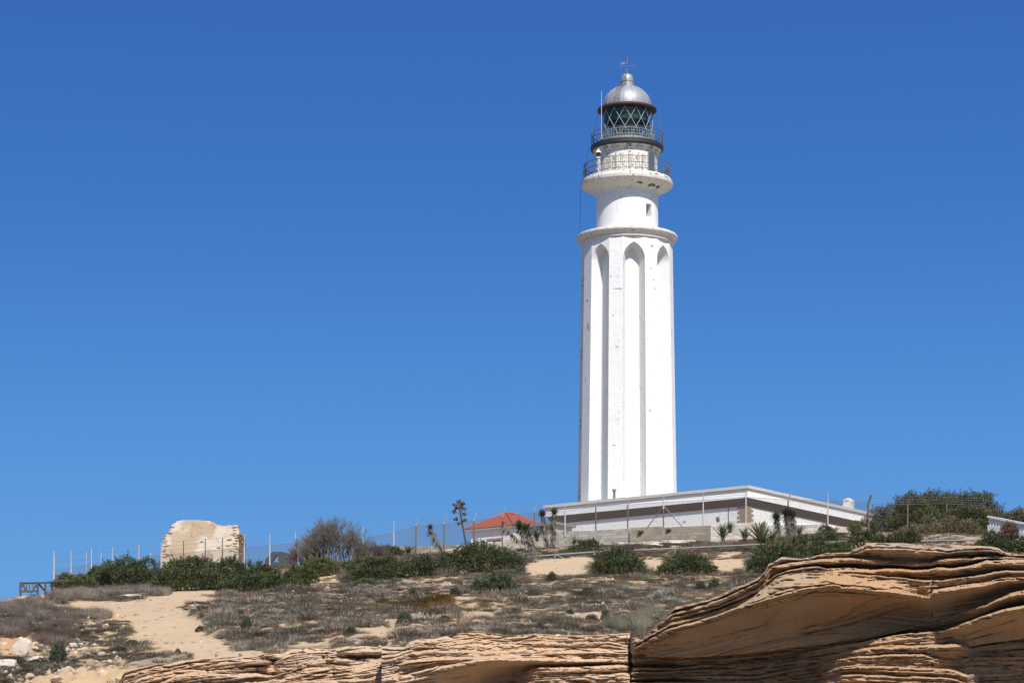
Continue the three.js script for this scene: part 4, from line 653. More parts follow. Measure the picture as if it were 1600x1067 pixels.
// ---------------------------------------------------------------- ruined wall
{
  const d = 186, base = at(315, 905, d), t = thing('ruined_wall', 'ruined rendered stone wall with broken edges above the dark green hedge', 'ruin', base.clone());
  const out = [[253, 905], [252, 862], [254, 848], [258, 838], [266, 828], [267, 822], [276, 815], [290, 813.5], [310, 814], [324, 814], [334, 818], [338, 821], [352, 822], [370, 821], [373, 830], [374, 860], [375, 905]];
  const rn = rng(9), s = new THREE.Shape(), P = []; // jagged outline
  for (let i = 0; i < out.length - 1; i++) { const [x0, y0] = out[i], [x1, y1] = out[i + 1], n = Math.max(1, Math.round(Math.hypot(x1 - x0, y1 - y0) / 2.5)); for (let k = 0; k < n; k++) P.push([lerp(x0, x1, k / n) + (rn() - 0.5) * 1.7, lerp(y0, y1, k / n) + (rn() - 0.5) * 1.3]); } P.push(out.at(-1));
  P.forEach(([x, y], i) => { const v = at(x, y, d).sub(base); i ? s.lineTo(v.x, v.y) : s.moveTo(v.x, v.y); });
  const g = new THREE.ExtrudeGeometry(s, { depth: 1.1, bevelEnabled: true, bevelSize: 0.03, bevelThickness: 0.04, bevelSegments: 1 }).translate(0, 0, -1.1);
  const rt = tex(512, (u, v) => { const a = tfbm(u, v, 3, 5.5, 5), st = tfbm(u, v, 5, 15.5, 5), w = tfbm(u, v, 4, 25.5, 5); let c = [0.7 + 0.14 * a, 0.62 + 0.14 * a, 0.52 + 0.14 * a]; const k = sst(-0.05, 0.12, w) * 0.8; c = c.map((q, i) => lerp(q, [0.82, 0.78, 0.72][i], k)); const hl = sst(0.22, 0.3, tfbm(u, v, 12, 65.5, 4)) * 0.55; c = c.map((q, i) => lerp(q, [0.45, 0.38, 0.3][i], hl)); const o = sst(0.1, 0.3, st) * 0.5; c = c.map((q, i) => lerp(q, [0.66, 0.47, 0.31][i], o)); return c; });
  mesh('render_face', uvFromXY(g, 1), stdm({ map: rep(rt, 1 / 5), bumpMap: rep(grainTex, 0.7), bumpScale: 0.05 }), t);
  const stm = [0, 1, 2].map((k) => stdm({ color: new THREE.Color([.42, .34, .28][k], [.33, .26, .2][k], [.23, .17, .13][k]), bumpMap: rep(grainTex, 2), bumpScale: 0.03 }));
  const sg = [0, 1, 2].map((k) => { const q = new THREE.DodecahedronGeometry(0.5, 1), p = q.attributes.position; for (let i = 0; i < p.count; i++) { const f = 1 + 0.4 * n3(p.getX(i) * 2 + k * 5, p.getY(i) * 2, p.getZ(i) * 2); p.setXYZ(i, p.getX(i) * f, p.getY(i) * f, p.getZ(i) * f); } q.computeVertexNormals(); return q; });
  const dkm = [0, 1, 2].map((k) => stdm({ color: new THREE.Color([.24, .19, .15][k], [.165, .13, .1][k], [.11, .085, .065][k]), bumpMap: rep(grainTex, 2), bumpScale: 0.03 }));
  const stone = (px, py, w, h, dp, z, dk) => { const m = new THREE.Mesh(sg[(rn() * 3) | 0], (dk ? dkm : stm)[(rn() * 3) | 0]); m.name = 'stone'; m.castShadow = m.receiveShadow = true; m.position.copy(at(px, py, d).sub(base)); m.position.z = z; m.scale.set(w, h, dp); m.rotation.z = (rn() - 0.5) * 0.3; t.add(m); };
  // rubble core on the broken right end, toothing stones along both edges and the top
  for (let y = 835; y < 900; y += 3.2) for (let k = 0; k < 3; k++) stone(374 + k * 2.4 - (y < 845 ? (845 - y) * 0.15 : 0) + rn(), y + rn() * 1.5, 0.17 + rn() * 0.12, 0.13 + rn() * 0.06, 0.3, -0.02 - k * 0.28, true);
  for (let y = 824; y < 895; y += 4.2) { stone(366 + rn() * 5, y, 0.32 + rn() * 0.3, 0.12 + rn() * 0.05, 0.16, 0.0); if (rn() < 0.8) stone(255 + rn() * 4 + (y < 840 ? (840 - y) * 0.7 : 0), y, 0.26 + rn() * 0.3, 0.11 + rn() * 0.05, 0.16, 0.0); }
  for (let x = 300; x < 372; x += 5) stone(x, (x < 330 ? 814.5 : 821.5) + rn() * 2, 0.2 + rn() * 0.15, 0.11 + rn() * 0.05, 0.3, -0.15);
  for (const [x, y, w] of [[257, 846, .3], [260, 853, .5], [256, 861, .4], [262, 868, .3], [358, 843, .45], [364, 835, .5], [357, 852, .6], [361, 860, .4], [315, 846, .3], [341, 856, .3], [266, 833, .4]]) stone(x, y, w, 0.13, 0.14, 0.02);
}
// dark green camouflage cover behind the fence
{
  const d = 190, b = at(433, 892, d), t = thing('camouflage_cover', 'dark green rounded cover with a ragged see-through opening, right of the ruin', 'cover', b.clone()), s = new THREE.Shape();
  const pt = ([x, y]) => { const v = at(x, y, d).sub(b); return new THREE.Vector2(v.x, v.y); };
  s.setFromPoints([[416, 884], [415, 876], [418, 872], [421, 871], [424, 865], [428, 863.5], [440, 863.5], [450, 866], [456, 872], [458, 890], [445, 892], [438, 892], [434, 884], [427, 885], [424, 888], [418, 888]].map(pt));
  const hole = new THREE.Path(); hole.setFromPoints([[426, 876], [430, 869.5], [433.5, 868], [435, 872], [434, 876], [438, 879.5], [431, 879], [426, 880]].map(pt)); s.holes.push(hole);
  const g = new THREE.ExtrudeGeometry(s, { depth: 0.7, bevelEnabled: true, bevelSize: 0.05, bevelThickness: 0.12, bevelSegments: 3 }).translate(0, 0, -0.5);
  mesh('canvas', g, M.camo, t); mesh('stand', [bar(V(-0.3, -0.6, 0), V(-0.3, 0.3, -0.1), 0.04), bar(V(0.55, -0.6, 0), V(0.55, 0.3, -0.1), 0.04)], M.darkMetal, t);
}
// white pierced wall and grey roof at the far right
{
  const d = 150, A = at(1546, 806, d), B = at(1650, 826, d - 4), t = thing('pierced_wall', 'white pierced parapet wall at the far right edge', 'wall', A.clone().setY(A.y - 1.4)), o = t.position;
  const dir = B.clone().sub(A), L = Math.hypot(dir.x, dir.z), n = 16;
  const q = (u, y, w, h, th) => { const c = A.clone().addScaledVector(dir, u / L); const g = new THREE.BoxGeometry(w, h, th); g.applyMatrix4(new THREE.Matrix4().makeShear(0, 0, 0, 0, 0, 0)); const p = g.attributes.position; for (let i = 0; i < p.count; i++) p.setY(i, p.getY(i) + p.getX(i) * dir.y / L); return g.rotateY(Math.atan2(-dir.z, dir.x)).translate(c.x - o.x, c.y + y - o.y, c.z - o.z); };
  mesh('coping', [q(L / 2, -0.05, L, 0.1, 0.26)], M.white, t); mesh('wall', [q(L / 2, -1.0, L, 1.0, 0.2)], M.white, t); mesh('middle_rail', [q(L / 2, -0.29, L, 0.06, 0.16)], M.white, t);
  for (let i = 0; i < 22; i++) { const u = (i + 0.5) * L / 22; mesh('baluster', [q(u, -0.18, 0.08, 0.16, 0.14), q(u + 0.06, -0.41, 0.08, 0.18, 0.14)], M.white, t); }
  const e = at(1612, 802, 195), r = thing('grey_roof', 'grey sloping roof of a building behind the bush at the right edge', 'building', e.clone()); const sh = new THREE.Shape(); sh.moveTo(-1.7, -0.6); sh.lineTo(-0.2, 0.55); sh.lineTo(3, 0.75); sh.lineTo(3, -0.6);
  mesh('roof', new THREE.ExtrudeGeometry(sh, { depth: 4, bevelEnabled: false }).translate(0, 0, -4), M.greyMetal, r); mesh('wall', [box(4.4, 2.5, 3.8, 0.75, -1.86, -2)], M.white, r);
}
// ---------------------------------------------------------------- wooden rails
function railFence(label, pts, posts, braces, mat, r = 0.055) {
  const w = pts.map(([px, py, d]) => at(px, py, d)), o = w[0].clone(); o.y = height(o.x, o.z); const t = thing('rail_fence', label, 'fence', o), rel = (v) => v.clone().sub(o);
  for (let i = 0; i < w.length - 1; i++) mesh('rail', [bar(rel(w[i]), rel(w[i + 1].clone().lerp(w[i], 0.004)), r, r * 0.95, 8)], mat, t);
  const on = (px) => { for (let i = 0; i < pts.length - 1; i++) if (px <= pts[i + 1][0]) return w[i].clone().lerp(w[i + 1], (px - pts[i][0]) / (pts[i + 1][0] - pts[i][0])); return w.at(-1).clone(); };
  for (const px of posts) { const v = on(px), b = v.clone(); b.y = Math.min(height(b.x, b.z), v.y - 0.5); mesh('post', [bar(rel(b.setY(b.y - 0.2)), rel(v.setY(v.y + 0.05)), r * 1.15, r * 1.05, 8)], mat, t); }
  for (const [a, b2, dy] of braces) { const v = on(a), e = on(b2); mesh('brace', [bar(rel(v), rel(e.setY(e.y - dy)), r * 0.85, r * 0.85, 7)], mat, t); }
  return t;
}
railFence('grey wooden rail fence running along the sand below the block wall', [[824, 870.5, 163], [866, 867, 163], [928, 862.5, 164], [1000, 859.5, 165], [1090, 855.5, 166], [1204, 850, 166]], [837, 867, 929, 1055, 1190], [[868, 899, 0.6]], M.pipeGrey, 0.05);
railFence('short grey rail showing between bushes left of the rock cap', [[1285, 847.5, 158], [1350, 845, 158]], [1290, 1345], [], M.pipeGrey, 0.05);
railFence('grey rail with a braced post just above the rock cap', [[1440, 845.5, 150], [1490, 844.5, 150], [1532, 843.5, 150]], [1450, 1525], [[1525, 1512, 0.4]], M.pipeGrey, 0.055);
{
  const t = railFence('dark weathered wooden railing on the crest at the far left', [[30, 911, 132], [70, 910.5, 132], [100, 907, 140]], [31, 58, 70, 81], [[31, 44, 0.45], [58, 47, 0.5], [58, 72, 0.5]], M.darkWood, 0.05);
  const o = t.position; mesh('rail', [bar(at(30, 924, 132).sub(o), at(58, 923.5, 132).sub(o), 0.045, 0.045, 7)], M.darkWood, t);
  for (const [a, b] of [[36, 38], [40, 41], [44, 46], [50, 52]]) mesh('picket', [bar(at(a, 911, 132).sub(o), at(b, 924, 132).sub(o), 0.025, 0.025, 6)], M.darkWood, t);
}

// ---------------------------------------------------------------- plants
const colAttr = (g, f) => { const n = g.attributes.position.count, c = new Float32Array(n * 3); for (let i = 0; i < n; i++) c.set(f(i), i * 3); g.setAttribute('color', new THREE.BufferAttribute(c, 3)); return g; };
class Leaves { // many small leaf-shaped faces
  constructor() { this.p = []; this.n = []; this.c = []; }
  leaf(o, dir, side, L, w, c, fold = 0.25) { // two triangles, slightly folded
    const up = V().crossVectors(side, dir).normalize(), tip = o.clone().addScaledVector(dir, L), m = o.clone().addScaledVector(dir, L * 0.45), a = m.clone().addScaledVector(side, w / 2).addScaledVector(up, w * fold), b = m.clone().addScaledVector(side, -w / 2).addScaledVector(up, w * fold);
    this.tri(o, a, tip, c); this.tri(o, tip, b, c);
  }
  tri(a, b, c, col) { const n = V().crossVectors(b.clone().sub(a), c.clone().sub(a)).normalize(); for (const v of [a, b, c]) { this.p.push(v.x, v.y, v.z); this.n.push(n.x, n.y, n.z); this.c.push(...col); } }
  geo() { const g = new THREE.BufferGeometry(); g.setAttribute('position', new THREE.Float32BufferAttribute(this.p, 3)); g.setAttribute('normal', new THREE.Float32BufferAttribute(this.n, 3)); g.setAttribute('color', new THREE.Float32BufferAttribute(this.c, 3)); g.setAttribute('uv', new THREE.BufferAttribute(new Float32Array(this.p.length / 3 * 2), 2)); return g; }
}
const rdir = (rn) => { const z = rn() * 2 - 1, a = rn() * 6.2832, r = Math.sqrt(1 - z * z); return V(r * Math.cos(a), z, r * Math.sin(a)); };
const GREEN = [0.05, 0.066, 0.019], LIGHT = [0.074, 0.09, 0.026], OLIVE = [0.07, 0.074, 0.03], GREYG = [0.1, 0.1, 0.066];
function bush(name, label, o) { // o: x0,x1, top, base, d?, color, seed, n, leaf
  const rn = rng(o.seed), cx = (o.x0 + o.x1) / 2, g0 = o.d ? stand(cx, o.d) : groundAt(cx, o.base), d = -g0.z, s = d / F, w = (o.x1 - o.x0) * s, yB = o.d ? EYE + (HOR - o.base) / F * d : g0.y, h = (o.base - o.top) * s;
  const t = thing(name, label, o.cat ?? 'shrub', V(g0.x, yB, g0.z), o.group), lv = new Leaves(), br = [];
  const nl = o.lobes ?? Math.max(4, Math.round(w / (h * 0.55)) + 3), lobes = [];
  for (let i = 0; i < nl * 2; i++) { const f = (i % nl + 0.5) / nl * 2 - 1, env = Math.sqrt(Math.max(0.06, 1 - Math.pow(Math.abs(f), o.pow ?? 3.4))), front = i >= nl; const r = h * (0.33 + 0.15 * rn()) * (0.55 + 0.45 * env) * (front ? 0.85 : 1), top = h * env * (0.74 + 0.34 * rn()) * (front ? 0.55 : 1); lobes.push([V((f * (w / 2 - r * 0.75)) + (rn() - 0.5) * r * 0.5, Math.max(r * 0.55, top - r), (front ? r * 0.9 : 0) + (rn() - 0.5) * w * 0.12), r]); }
  const L = (o.leaf ?? 0.13) * 0.8, area = lobes.reduce((a, [, r]) => a + r * r * 9, 0), N = Math.min(o.max ?? 26000, Math.round(area / (L * L) * (o.den ?? 2.2)));
  const tot = lobes.reduce((a, [, r]) => a + r * r, 0), side = V();
  for (const [c, r] of lobes) {
    const n = Math.round(N * r * r / tot), k0 = rn() * 50, tone = 0.78 + 0.5 * rn();
    for (let i = 0; i < n; i++) {
      const u = rdir(rn); if (u.y < -0.55) u.y *= -1; const bump = 1 + 0.34 * n3(u.x * 2.4 + k0, u.y * 2.4, u.z * 2.4) + 0.22 * n3(u.x * 6 + k0, u.y * 6, u.z * 6), q = Math.pow(rn(), 0.45), p = c.clone().addScaledVector(u, r * bump * (0.5 + 0.5 * q)); if (p.y < -0.25) continue;
      const dir = u.clone().multiplyScalar(0.8).add(rdir(rn).multiplyScalar(0.75)).add(V(0, 0.35, 0)).normalize(); side.copy(rdir(rn)).cross(dir).normalize();
      const v = tone * (0.62 + 0.7 * rn()) + 0.5 * n3(p.x * 1.3 + k0, p.y * 1.3, p.z * 1.3), y = rn() < (o.dry ?? 0.04), col = y ? [0.2, 0.15, 0.08] : [o.color[0] * v * (0.9 + 0.3 * rn()), o.color[1] * v, o.color[2] * v];
      lv.leaf(p, dir, side, L * (0.7 + 0.7 * rn()), L * (o.thin ?? 0.5), col);
    }
    for (let k = 0; k < 2; k++) { const e = c.clone().addScaledVector(rdir(rn), r * 0.7); br.push(bar(V(c.x * 0.7, -0.2, c.z * 0.6), e, 0.05, 0.015, 5)); }
    for (let k = 0; k < (o.sprigs ?? 5); k++) { // sprays that break the outline
      const u = rdir(rn); u.y = Math.abs(u.y) * 0.9 + 0.25; u.normalize(); const a0 = c.clone().addScaledVector(u, r * 0.8), len = r * (0.35 + 0.35 * rn()) * (o.sprig ?? 1);
      br.push(bar(a0, a0.clone().addScaledVector(u, len), 0.012, 0.006, 4));
      for (let m = 0; m < 26; m++) { const p = a0.clone().addScaledVector(u, len * m / 26).add(rdir(rn).multiplyScalar(L * 0.45)), dir = u.clone().add(rdir(rn).multiplyScalar(0.8)).normalize(); side.copy(rdir(rn)).cross(dir).normalize(); const v = 0.7 + 0.6 * rn(); lv.leaf(p, dir, side, L * 0.8, L * (o.thin ?? 0.5) * 0.9, o.color.map((q) => q * v)); }
    }
  }
  tag(mesh('foliage', lv.geo(), M.leaf, t), null, null, null, 'stuff'); mesh('branches', br, M.bark, t); return t;
}
bush('hedge_bush', 'light green low bush at the left end of the hedge by the wooden railing', { x0: 78, x1: 152, top: 897, base: 921, color: LIGHT, seed: 1, d: 150, leaf: 0.1 });
bush('hedge_bush', 'dark green dense bush left of the ruin, in the long hedge', { x0: 140, x1: 262, top: 871, base: 920, color: GREEN, seed: 2 });
bush('hedge_bush', 'dark green dense bush directly below the ruin', { x0: 236, x1: 352, top: 869, base: 923, color: GREEN, seed: 3 });
bush('hedge_bush', 'dark green bush below the right corner of the ruin', { x0: 312, x1: 398, top: 872, base: 918, color: GREEN, seed: 4 });
bush('hedge_bush', 'mid green low bush below the camouflage cover', { x0: 336, x1: 488, top: 886, base: 924, color: [0.05, 0.07, 0.02], seed: 5 });
bush('hedge_bush', 'light green bush under the bare grey thicket', { x0: 468, x1: 532, top: 866, base: 901, color: LIGHT, seed: 6, leaf: 0.11 });
bush('hedge_bush', 'dark low bush right of the bare grey thicket', { x0: 528, x1: 566, top: 876, base: 897, color: GREEN, seed: 30, d: 166 });
bush('hedge_bush', 'dark green low bush below the small agave and grey wall', { x0: 545, x1: 648, top: 866, base: 907, color: GREEN, seed: 7 });
bush('hedge_bush', 'dark green low bush under the leaning yucca trunk', { x0: 622, x1: 716, top: 862, base: 903, color: GREEN, seed: 8 });
bush('hedge_bush', 'big dark green bush below the red-roofed house', { x0: 690, x1: 824, top: 851, base: 898, color: GREEN, seed: 9 });
bush('round_bush', 'mid green separate bush on the slope below the big hedge', { x0: 732, x1: 820, top: 892, base: 924, color: [0.05, 0.07, 0.022], seed: 10 });
bush('round_bush', 'dark green rounded bush standing before the rail fence', { x0: 920, x1: 1014, top: 855, base: 904, color: GREEN, seed: 11, pow: 2 });
bush('round_bush', 'dark green bush behind the rail fence under the block wall', { x0: 880, x1: 946, top: 843, base: 874, color: [0.06, 0.082, 0.03], seed: 12, d: 170 });
bush('round_bush', 'dark green spreading bush on the sand left of the sandstone overhang', { x0: 1028, x1: 1124, top: 866, base: 901, color: GREEN, seed: 13 });
bush('hedge_bush', 'dark green bush directly behind the left shoulder of the big outcrop', { x0: 1164, x1: 1262, top: 845, base: 893, color: GREEN, seed: 14 });
bush('hedge_bush', 'dark green bush behind the outcrop under the pair of palms', { x0: 1205, x1: 1345, top: 838, base: 882, color: GREEN, seed: 15 });
bush('hedge_bush', 'grey green upright bush right of the pair of palms', { x0: 1270, x1: 1312, top: 822, base: 852, color: OLIVE, seed: 16, d: 166 });
bush('hedge_bush', 'dark green low bush behind the rock cap, left part', { x0: 1322, x1: 1392, top: 828, base: 854, color: GREEN, seed: 17, d: 152 });
bush('hedge_bush', 'dark green low bush behind the rock cap, right part', { x0: 1380, x1: 1448, top: 830, base: 856, color: GREEN, seed: 18, d: 152 });
bush('hedge_bush', 'dark green bush behind the right end of the rock cap', { x0: 1524, x1: 1584, top: 831, base: 864, color: GREEN, seed: 19, d: 148 });
bush('hedge_bush', 'dark green bush at the right edge above the rock', { x0: 1566, x1: 1640, top: 838, base: 868, color: GREEN, seed: 20, d: 146 });
bush('tall_bush', 'tall feathery green bush on the crest at the right, with reddish tips', { x0: 1400, x1: 1588, top: 764, base: 836, color: [0.064, 0.076, 0.026], seed: 21, d: 172, leaf: 0.17, thin: 0.3, den: 4, sprigs: 10, sprig: 1.05, dry: 0.12, max: 50000, pow: 2.6, lobes: 9 });
bush('tall_bush', 'grey green bush on the crest, left of the tall feathery one', { x0: 1338, x1: 1462, top: 783, base: 838, color: GREYG, seed: 22, d: 171, leaf: 0.11, sprigs: 8, dry: 0.15, pow: 1.8 });
bush('tall_bush', 'brownish green scrub mound under the tall feathery bush', { x0: 1395, x1: 1545, top: 808, base: 846, color: [0.11, 0.1, 0.05], seed: 23, d: 160, leaf: 0.11, dry: 0.2, den: 2.2 });
bush('tall_bush', 'olive green bush between the grey bush and the tall feathery bush', { x0: 1386, x1: 1475, top: 776, base: 836, color: OLIVE, seed: 51, d: 169, leaf: 0.13, den: 3, max: 30000 });
bush('tall_bush', 'dark olive bush under the right half of the tall feathery bush', { x0: 1458, x1: 1568, top: 790, base: 842, color: [0.06, 0.068, 0.026], seed: 52, d: 164, leaf: 0.12, den: 3, max: 30000 });
bush('hedge_bush', 'dark low bush filling the hedge between ruin and camouflage cover', { x0: 372, x1: 440, top: 884, base: 915, color: GREEN, seed: 53 });
bush('hedge_bush', 'dark low bush filling the hedge below the thicket', { x0: 440, x1: 500, top: 884, base: 912, color: GREEN, seed: 54 });
bush('hedge_bush', 'low green bush filling the hedge under the fence brace', { x0: 540, x1: 600, top: 868, base: 902, color: [0.055, 0.075, 0.022], seed: 55 });
bush('hedge_bush', 'dark bush at the left shoulder of the hedge left of the ruin', { x0: 128, x1: 190, top: 884, base: 919, color: GREEN, seed: 56 });
bush('tall_bush', 'grey green low bush beside the white pierced wall', { x0: 1560, x1: 1625, top: 796, base: 826, color: [0.08, 0.085, 0.045], seed: 24, d: 168, leaf: 0.12, dry: 0.12 });
bush('round_bush', 'small yellow green bush where the pale wall meets the crest bush', { x0: 1325, x1: 1345, top: 812, base: 832, color: [0.12, 0.125, 0.04], seed: 25, d: 170, leaf: 0.1 });
bush('round_bush', 'reddish brown dry bush in front of the white pierced wall', { x0: 1562, x1: 1592, top: 817, base: 838, color: [0.13, 0.085, 0.06], seed: 26, d: 146, leaf: 0.09, dry: 0.3 });
bush('hedge_bush', 'reddish leaved low bush left of the small agave before the grey wall', { x0: 586, x1: 632, top: 851, base: 874, color: [0.085, 0.07, 0.035], seed: 27, d: 172, dry: 0.2, leaf: 0.11 });

// bare grey thicket: thin twigs only
function thicket(name, label, x0, x1, top, base, d, seed, n, col) {
  const rn = rng(seed), g0 = stand((x0 + x1) / 2, d), s = d / F, w = (x1 - x0) * s, h = (base - top) * s, yB = EYE + (HOR - base) / F * d, t = thing(name, label, 'shrub', V(g0.x, yB, g0.z)), tw = [];
  const grow = (p, dir, L, r, lev) => { const e = p.clone().addScaledVector(dir, L); tw.push(bar(p, e, r, r * 0.6, 4, true)); if (lev > 0) { const k = 2 + (rn() < 0.6); for (let i = 0; i < k; i++) grow(e, dir.clone().add(rdir(rn).multiplyScalar(0.55)).add(V(0, 0.12, 0)).normalize(), L * (0.62 + 0.25 * rn()), Math.max(0.007, r * 0.62), lev - 1); } };
  for (let i = 0; i < n; i++) { const f = rn() * 2 - 1, env = Math.sqrt(Math.max(0.12, 1 - f * f)); grow(V(f * w * 0.42, -0.1, (rn() - 0.5) * w * 0.3), V(f * 0.5 + (rn() - 0.5) * 0.5, 1, (rn() - 0.5) * 0.5).normalize(), h * env * 0.36 * (0.75 + 0.4 * rn()), 0.035, 4); }
  mesh('branches', tw, stdm({ color: new THREE.Color(...col), roughness: 0.95 }), t); return t;
}
thicket('bare_thicket', 'bare grey leafless thicket on the skyline between cover and fence brace', 474, 566, 820, 886, 170, 41, 105, [0.15, 0.132, 0.1]);
thicket('bare_thicket', 'low dry brown twiggy bush beside the fence brace', 456, 500, 846, 888, 171, 42, 40, [0.16, 0.12, 0.095]);
thicket('bare_thicket', 'low dry reddish twiggy bush right of the bare grey thicket', 556, 608, 850, 882, 171, 43, 40, [0.13, 0.09, 0.065]);

// yuccas, agaves, palms
function swordLeaf(L, w, curve, seg = 5) { // tapering channelled leaf along +y bending to +z
  const p = [], idx = []; for (let i = 0; i <= seg; i++) { const f = i / seg, ww = w / 2 * Math.sin(Math.PI * Math.min(0.97, 0.2 + 0.8 * f)) * (f > 0.98 ? 0.1 : 1), y = L * f * Math.cos(curve * f * 0.6), z = L * f * Math.sin(curve * f * 0.6); p.push(-ww, y, z + ww * 0.35, 0, y, z, ww, y, z + ww * 0.35); }
  for (let i = 0; i < seg; i++) for (let k = 0; k < 2; k++) { const a = i * 3 + k; idx.push(a, a + 1, a + 3, a + 1, a + 4, a + 3); }
  const g = new THREE.BufferGeometry(); g.setAttribute('position', new THREE.Float32BufferAttribute(p, 3)); g.setIndex(idx); g.computeVertexNormals(); g.setAttribute('uv', new THREE.BufferAttribute(new Float32Array(p.length / 3 * 2), 2)); return g;
}
const leafMats = [[0.075, 0.095, 0.045], [0.11, 0.13, 0.07], [0.055, 0.075, 0.032], [0.3, 0.26, 0.19]].map((c) => stdm({ color: new THREE.Color(...c), roughness: 0.6, side: THREE.DoubleSide }));
const paleLeaf = stdm({ color: new THREE.Color(0.19, 0.2, 0.1), roughness: 0.6, side: THREE.DoubleSide }), dryMat = stdm({ color: new THREE.Color(0.15, 0.135, 0.112), roughness: 0.95, side: THREE.DoubleSide });
function rosette(parent, c, L, w, n, seed, o = {}) { // leaves as meshes of their own
  const rn = rng(seed), lg = [0.1, 0.35, 0.7].map((cv) => swordLeaf(L, w, cv * (o.curl ?? 1)));
  for (let i = 0; i < n; i++) {
    const a = i * 2.39996 + rn() * 0.3, el = lerp(o.lo ?? 0.15, o.hi ?? 1.5, Math.sqrt(i / n)), k = (0.8 + 0.35 * rn()), m = new THREE.Mesh(lg[(rn() * 3) | 0], o.pale && rn() < 0.5 ? paleLeaf : leafMats[(rn() * 3) | 0]);
    m.name = 'leaf'; m.castShadow = m.receiveShadow = true; m.position.copy(c); m.scale.setScalar(k);
    m.quaternion.setFromEuler(new THREE.Euler(0, a, 0)).multiply(new THREE.Quaternion().setFromEuler(new THREE.Euler(Math.PI / 2 - el, 0, 0))); parent.add(m);
  }
  for (let i = 0; i < (o.dead ?? 0); i++) { const a = rn() * 6.28, m = new THREE.Mesh(lg[2], dryMat); m.name = 'dry_leaf'; m.castShadow = m.receiveShadow = true; m.position.copy(c); m.scale.setScalar(0.6 + 0.4 * rn()); m.quaternion.setFromEuler(new THREE.Euler(0, a, 0)).multiply(new THREE.Quaternion().setFromEuler(new THREE.Euler(Math.PI / 2 + 0.2 + rn() * 1.0, 0, 0))); parent.add(m); }
}
function agave(label, px, py, d, Lpx, n, seed, o = {}) { const s = d / F, p = at(px, py, d), t = thing(o.name ?? 'agave', label, o.cat ?? 'agave', p); rosette(t, V(0, 0, 0), Lpx * s, o.w ?? 0.1, n, seed, { lo: 0.25, ...o }); mesh('core', new THREE.SphereGeometry(0.12, 10, 8), M.bark, t); return t; }
function yucca(label, d, trunks, seed, o = {}) { // trunks: list of px paths; a head of leaves on each
  const b = at(trunks[0][0][0], trunks[0][0][1], d), t = thing(o.name ?? 'yucca', label, o.cat ?? 'yucca', b), rn = rng(seed);
  trunks.forEach((path, i) => {
    const pts = path.map(([x, y, dd]) => at(x, y, d + (dd ?? 0)).sub(b)), curve = new THREE.CatmullRomCurve3(pts), g = new THREE.TubeGeometry(curve, 24, o.r ?? 0.11, 8), p = g.attributes.position;
    for (let k = 0; k < p.count; k++) { const f = 1 + 0.0; p.setXYZ(k, p.getX(k) + 0.05 * n3(p.getX(k) * 9, p.getY(k) * 9, k), p.getY(k), p.getZ(k) + 0.05 * n3(p.getY(k) * 9, p.getX(k) * 9, 3)); } g.computeVertexNormals();
    const tr = mesh('trunk', g, stdm({ color: new THREE.Color(0.12, 0.1, 0.08), roughness: 1 }), t), sk = []; // hanging dead leaves
    for (let k = 0; k < (o.skirt ?? 60); k++) { const f = rn(), c = curve.getPoint(f), a = rn() * 6.28, l = swordLeaf(0.34 + 0.22 * rn(), 0.045, 0.3, 3); l.applyMatrix4(new THREE.Matrix4().makeRotationFromEuler(new THREE.Euler(Math.PI - 0.3 - rn() * 0.9, 0, 0))); l.rotateY(a).translate(c.x + Math.sin(a) * 0.09, c.y, c.z + Math.cos(a) * 0.09); sk.push(l); }
    mesh('dead_leaves', sk, dryMat, tr);
    rosette(t, pts.at(-1), o.L ?? 0.5, (o.w ?? 0.05) * 1.3, Math.round((o.n ?? 44) * 1.5), seed + i, { lo: -0.55, hi: 1.5, curl: 0.6, dead: 8, ...o });
  });
  return t;
}
yucca('leaning bare yucca trunk with a ragged head before the grey wall', 172, [[[698, 868], [688, 855], [680, 843], [675, 834], [672, 826]]], 3, { L: 0.34, n: 30, skirt: 90 });
yucca('leaning headless-looking yucca trunk before the red-roofed house', 172, [[[810, 848], [802, 838], [794, 830], [788, 823], [786, 819]]], 7, { L: 0.22, n: 8, skirt: 70 });
yucca('tall twin-headed yucca at the left end of the long building', 174, [[[858, 858], [853, 840], [850, 822], [847, 806]], [[862, 858], [865, 838], [864, 820], [866, 803]]], 11, { L: 0.46, n: 46, skirt: 130 });
yucca('dark bushy low yucca clump between leaning trunk and twin yucca', 173, [[[818, 850], [815, 836], [811, 826]], [[824, 850], [826, 838], [822, 830]]], 15, { L: 0.62, n: 46, skirt: 40, w: 0.06 });
agave('spiky yucca rosette just left of the twin yucca trunks', 839, 843, 172, 19, 40, 19, { name: 'yucca', cat: 'yucca', w: 0.06 });
yucca('sprawling yucca with hanging white dead leaves below the twin yucca', 171, [[[842, 868], [834, 856], [830, 846], [826, 838]]], 23, { L: 0.5, n: 24, skirt: 200 });
agave('small agave on the hedge before the grey wall', 638, 866, 172, 15, 34, 31, { w: 0.08 });
agave('small agave low in the hedge beside the reddish bush', 623, 868, 172, 14, 26, 32, { w: 0.08 });
agave('small yucca rosette on the hedge right of the ruin, left one', 390, 888, 170, 17, 36, 33, { name: 'yucca', cat: 'yucca', w: 0.05 });
agave('small yucca rosette on the hedge right of the ruin, right one', 405, 886, 170, 14, 36, 34, { name: 'yucca', cat: 'yucca', w: 0.05 });
agave('dark shaggy agave clump at the left end of the pale wall', 1130, 842, 172, 27, 60, 35, { w: 0.06, dead: 20 });
agave('spiky dark rosette above the shaggy agave clump', 1141, 830, 173, 18, 40, 36, { name: 'yucca', cat: 'yucca', w: 0.05 });
agave('big pale-edged agave with broad leaves before the pale wall', 1190, 847, 168, 33, 44, 37, { w: 0.17, pale: true, lo: 0.3, curl: 0.5 });
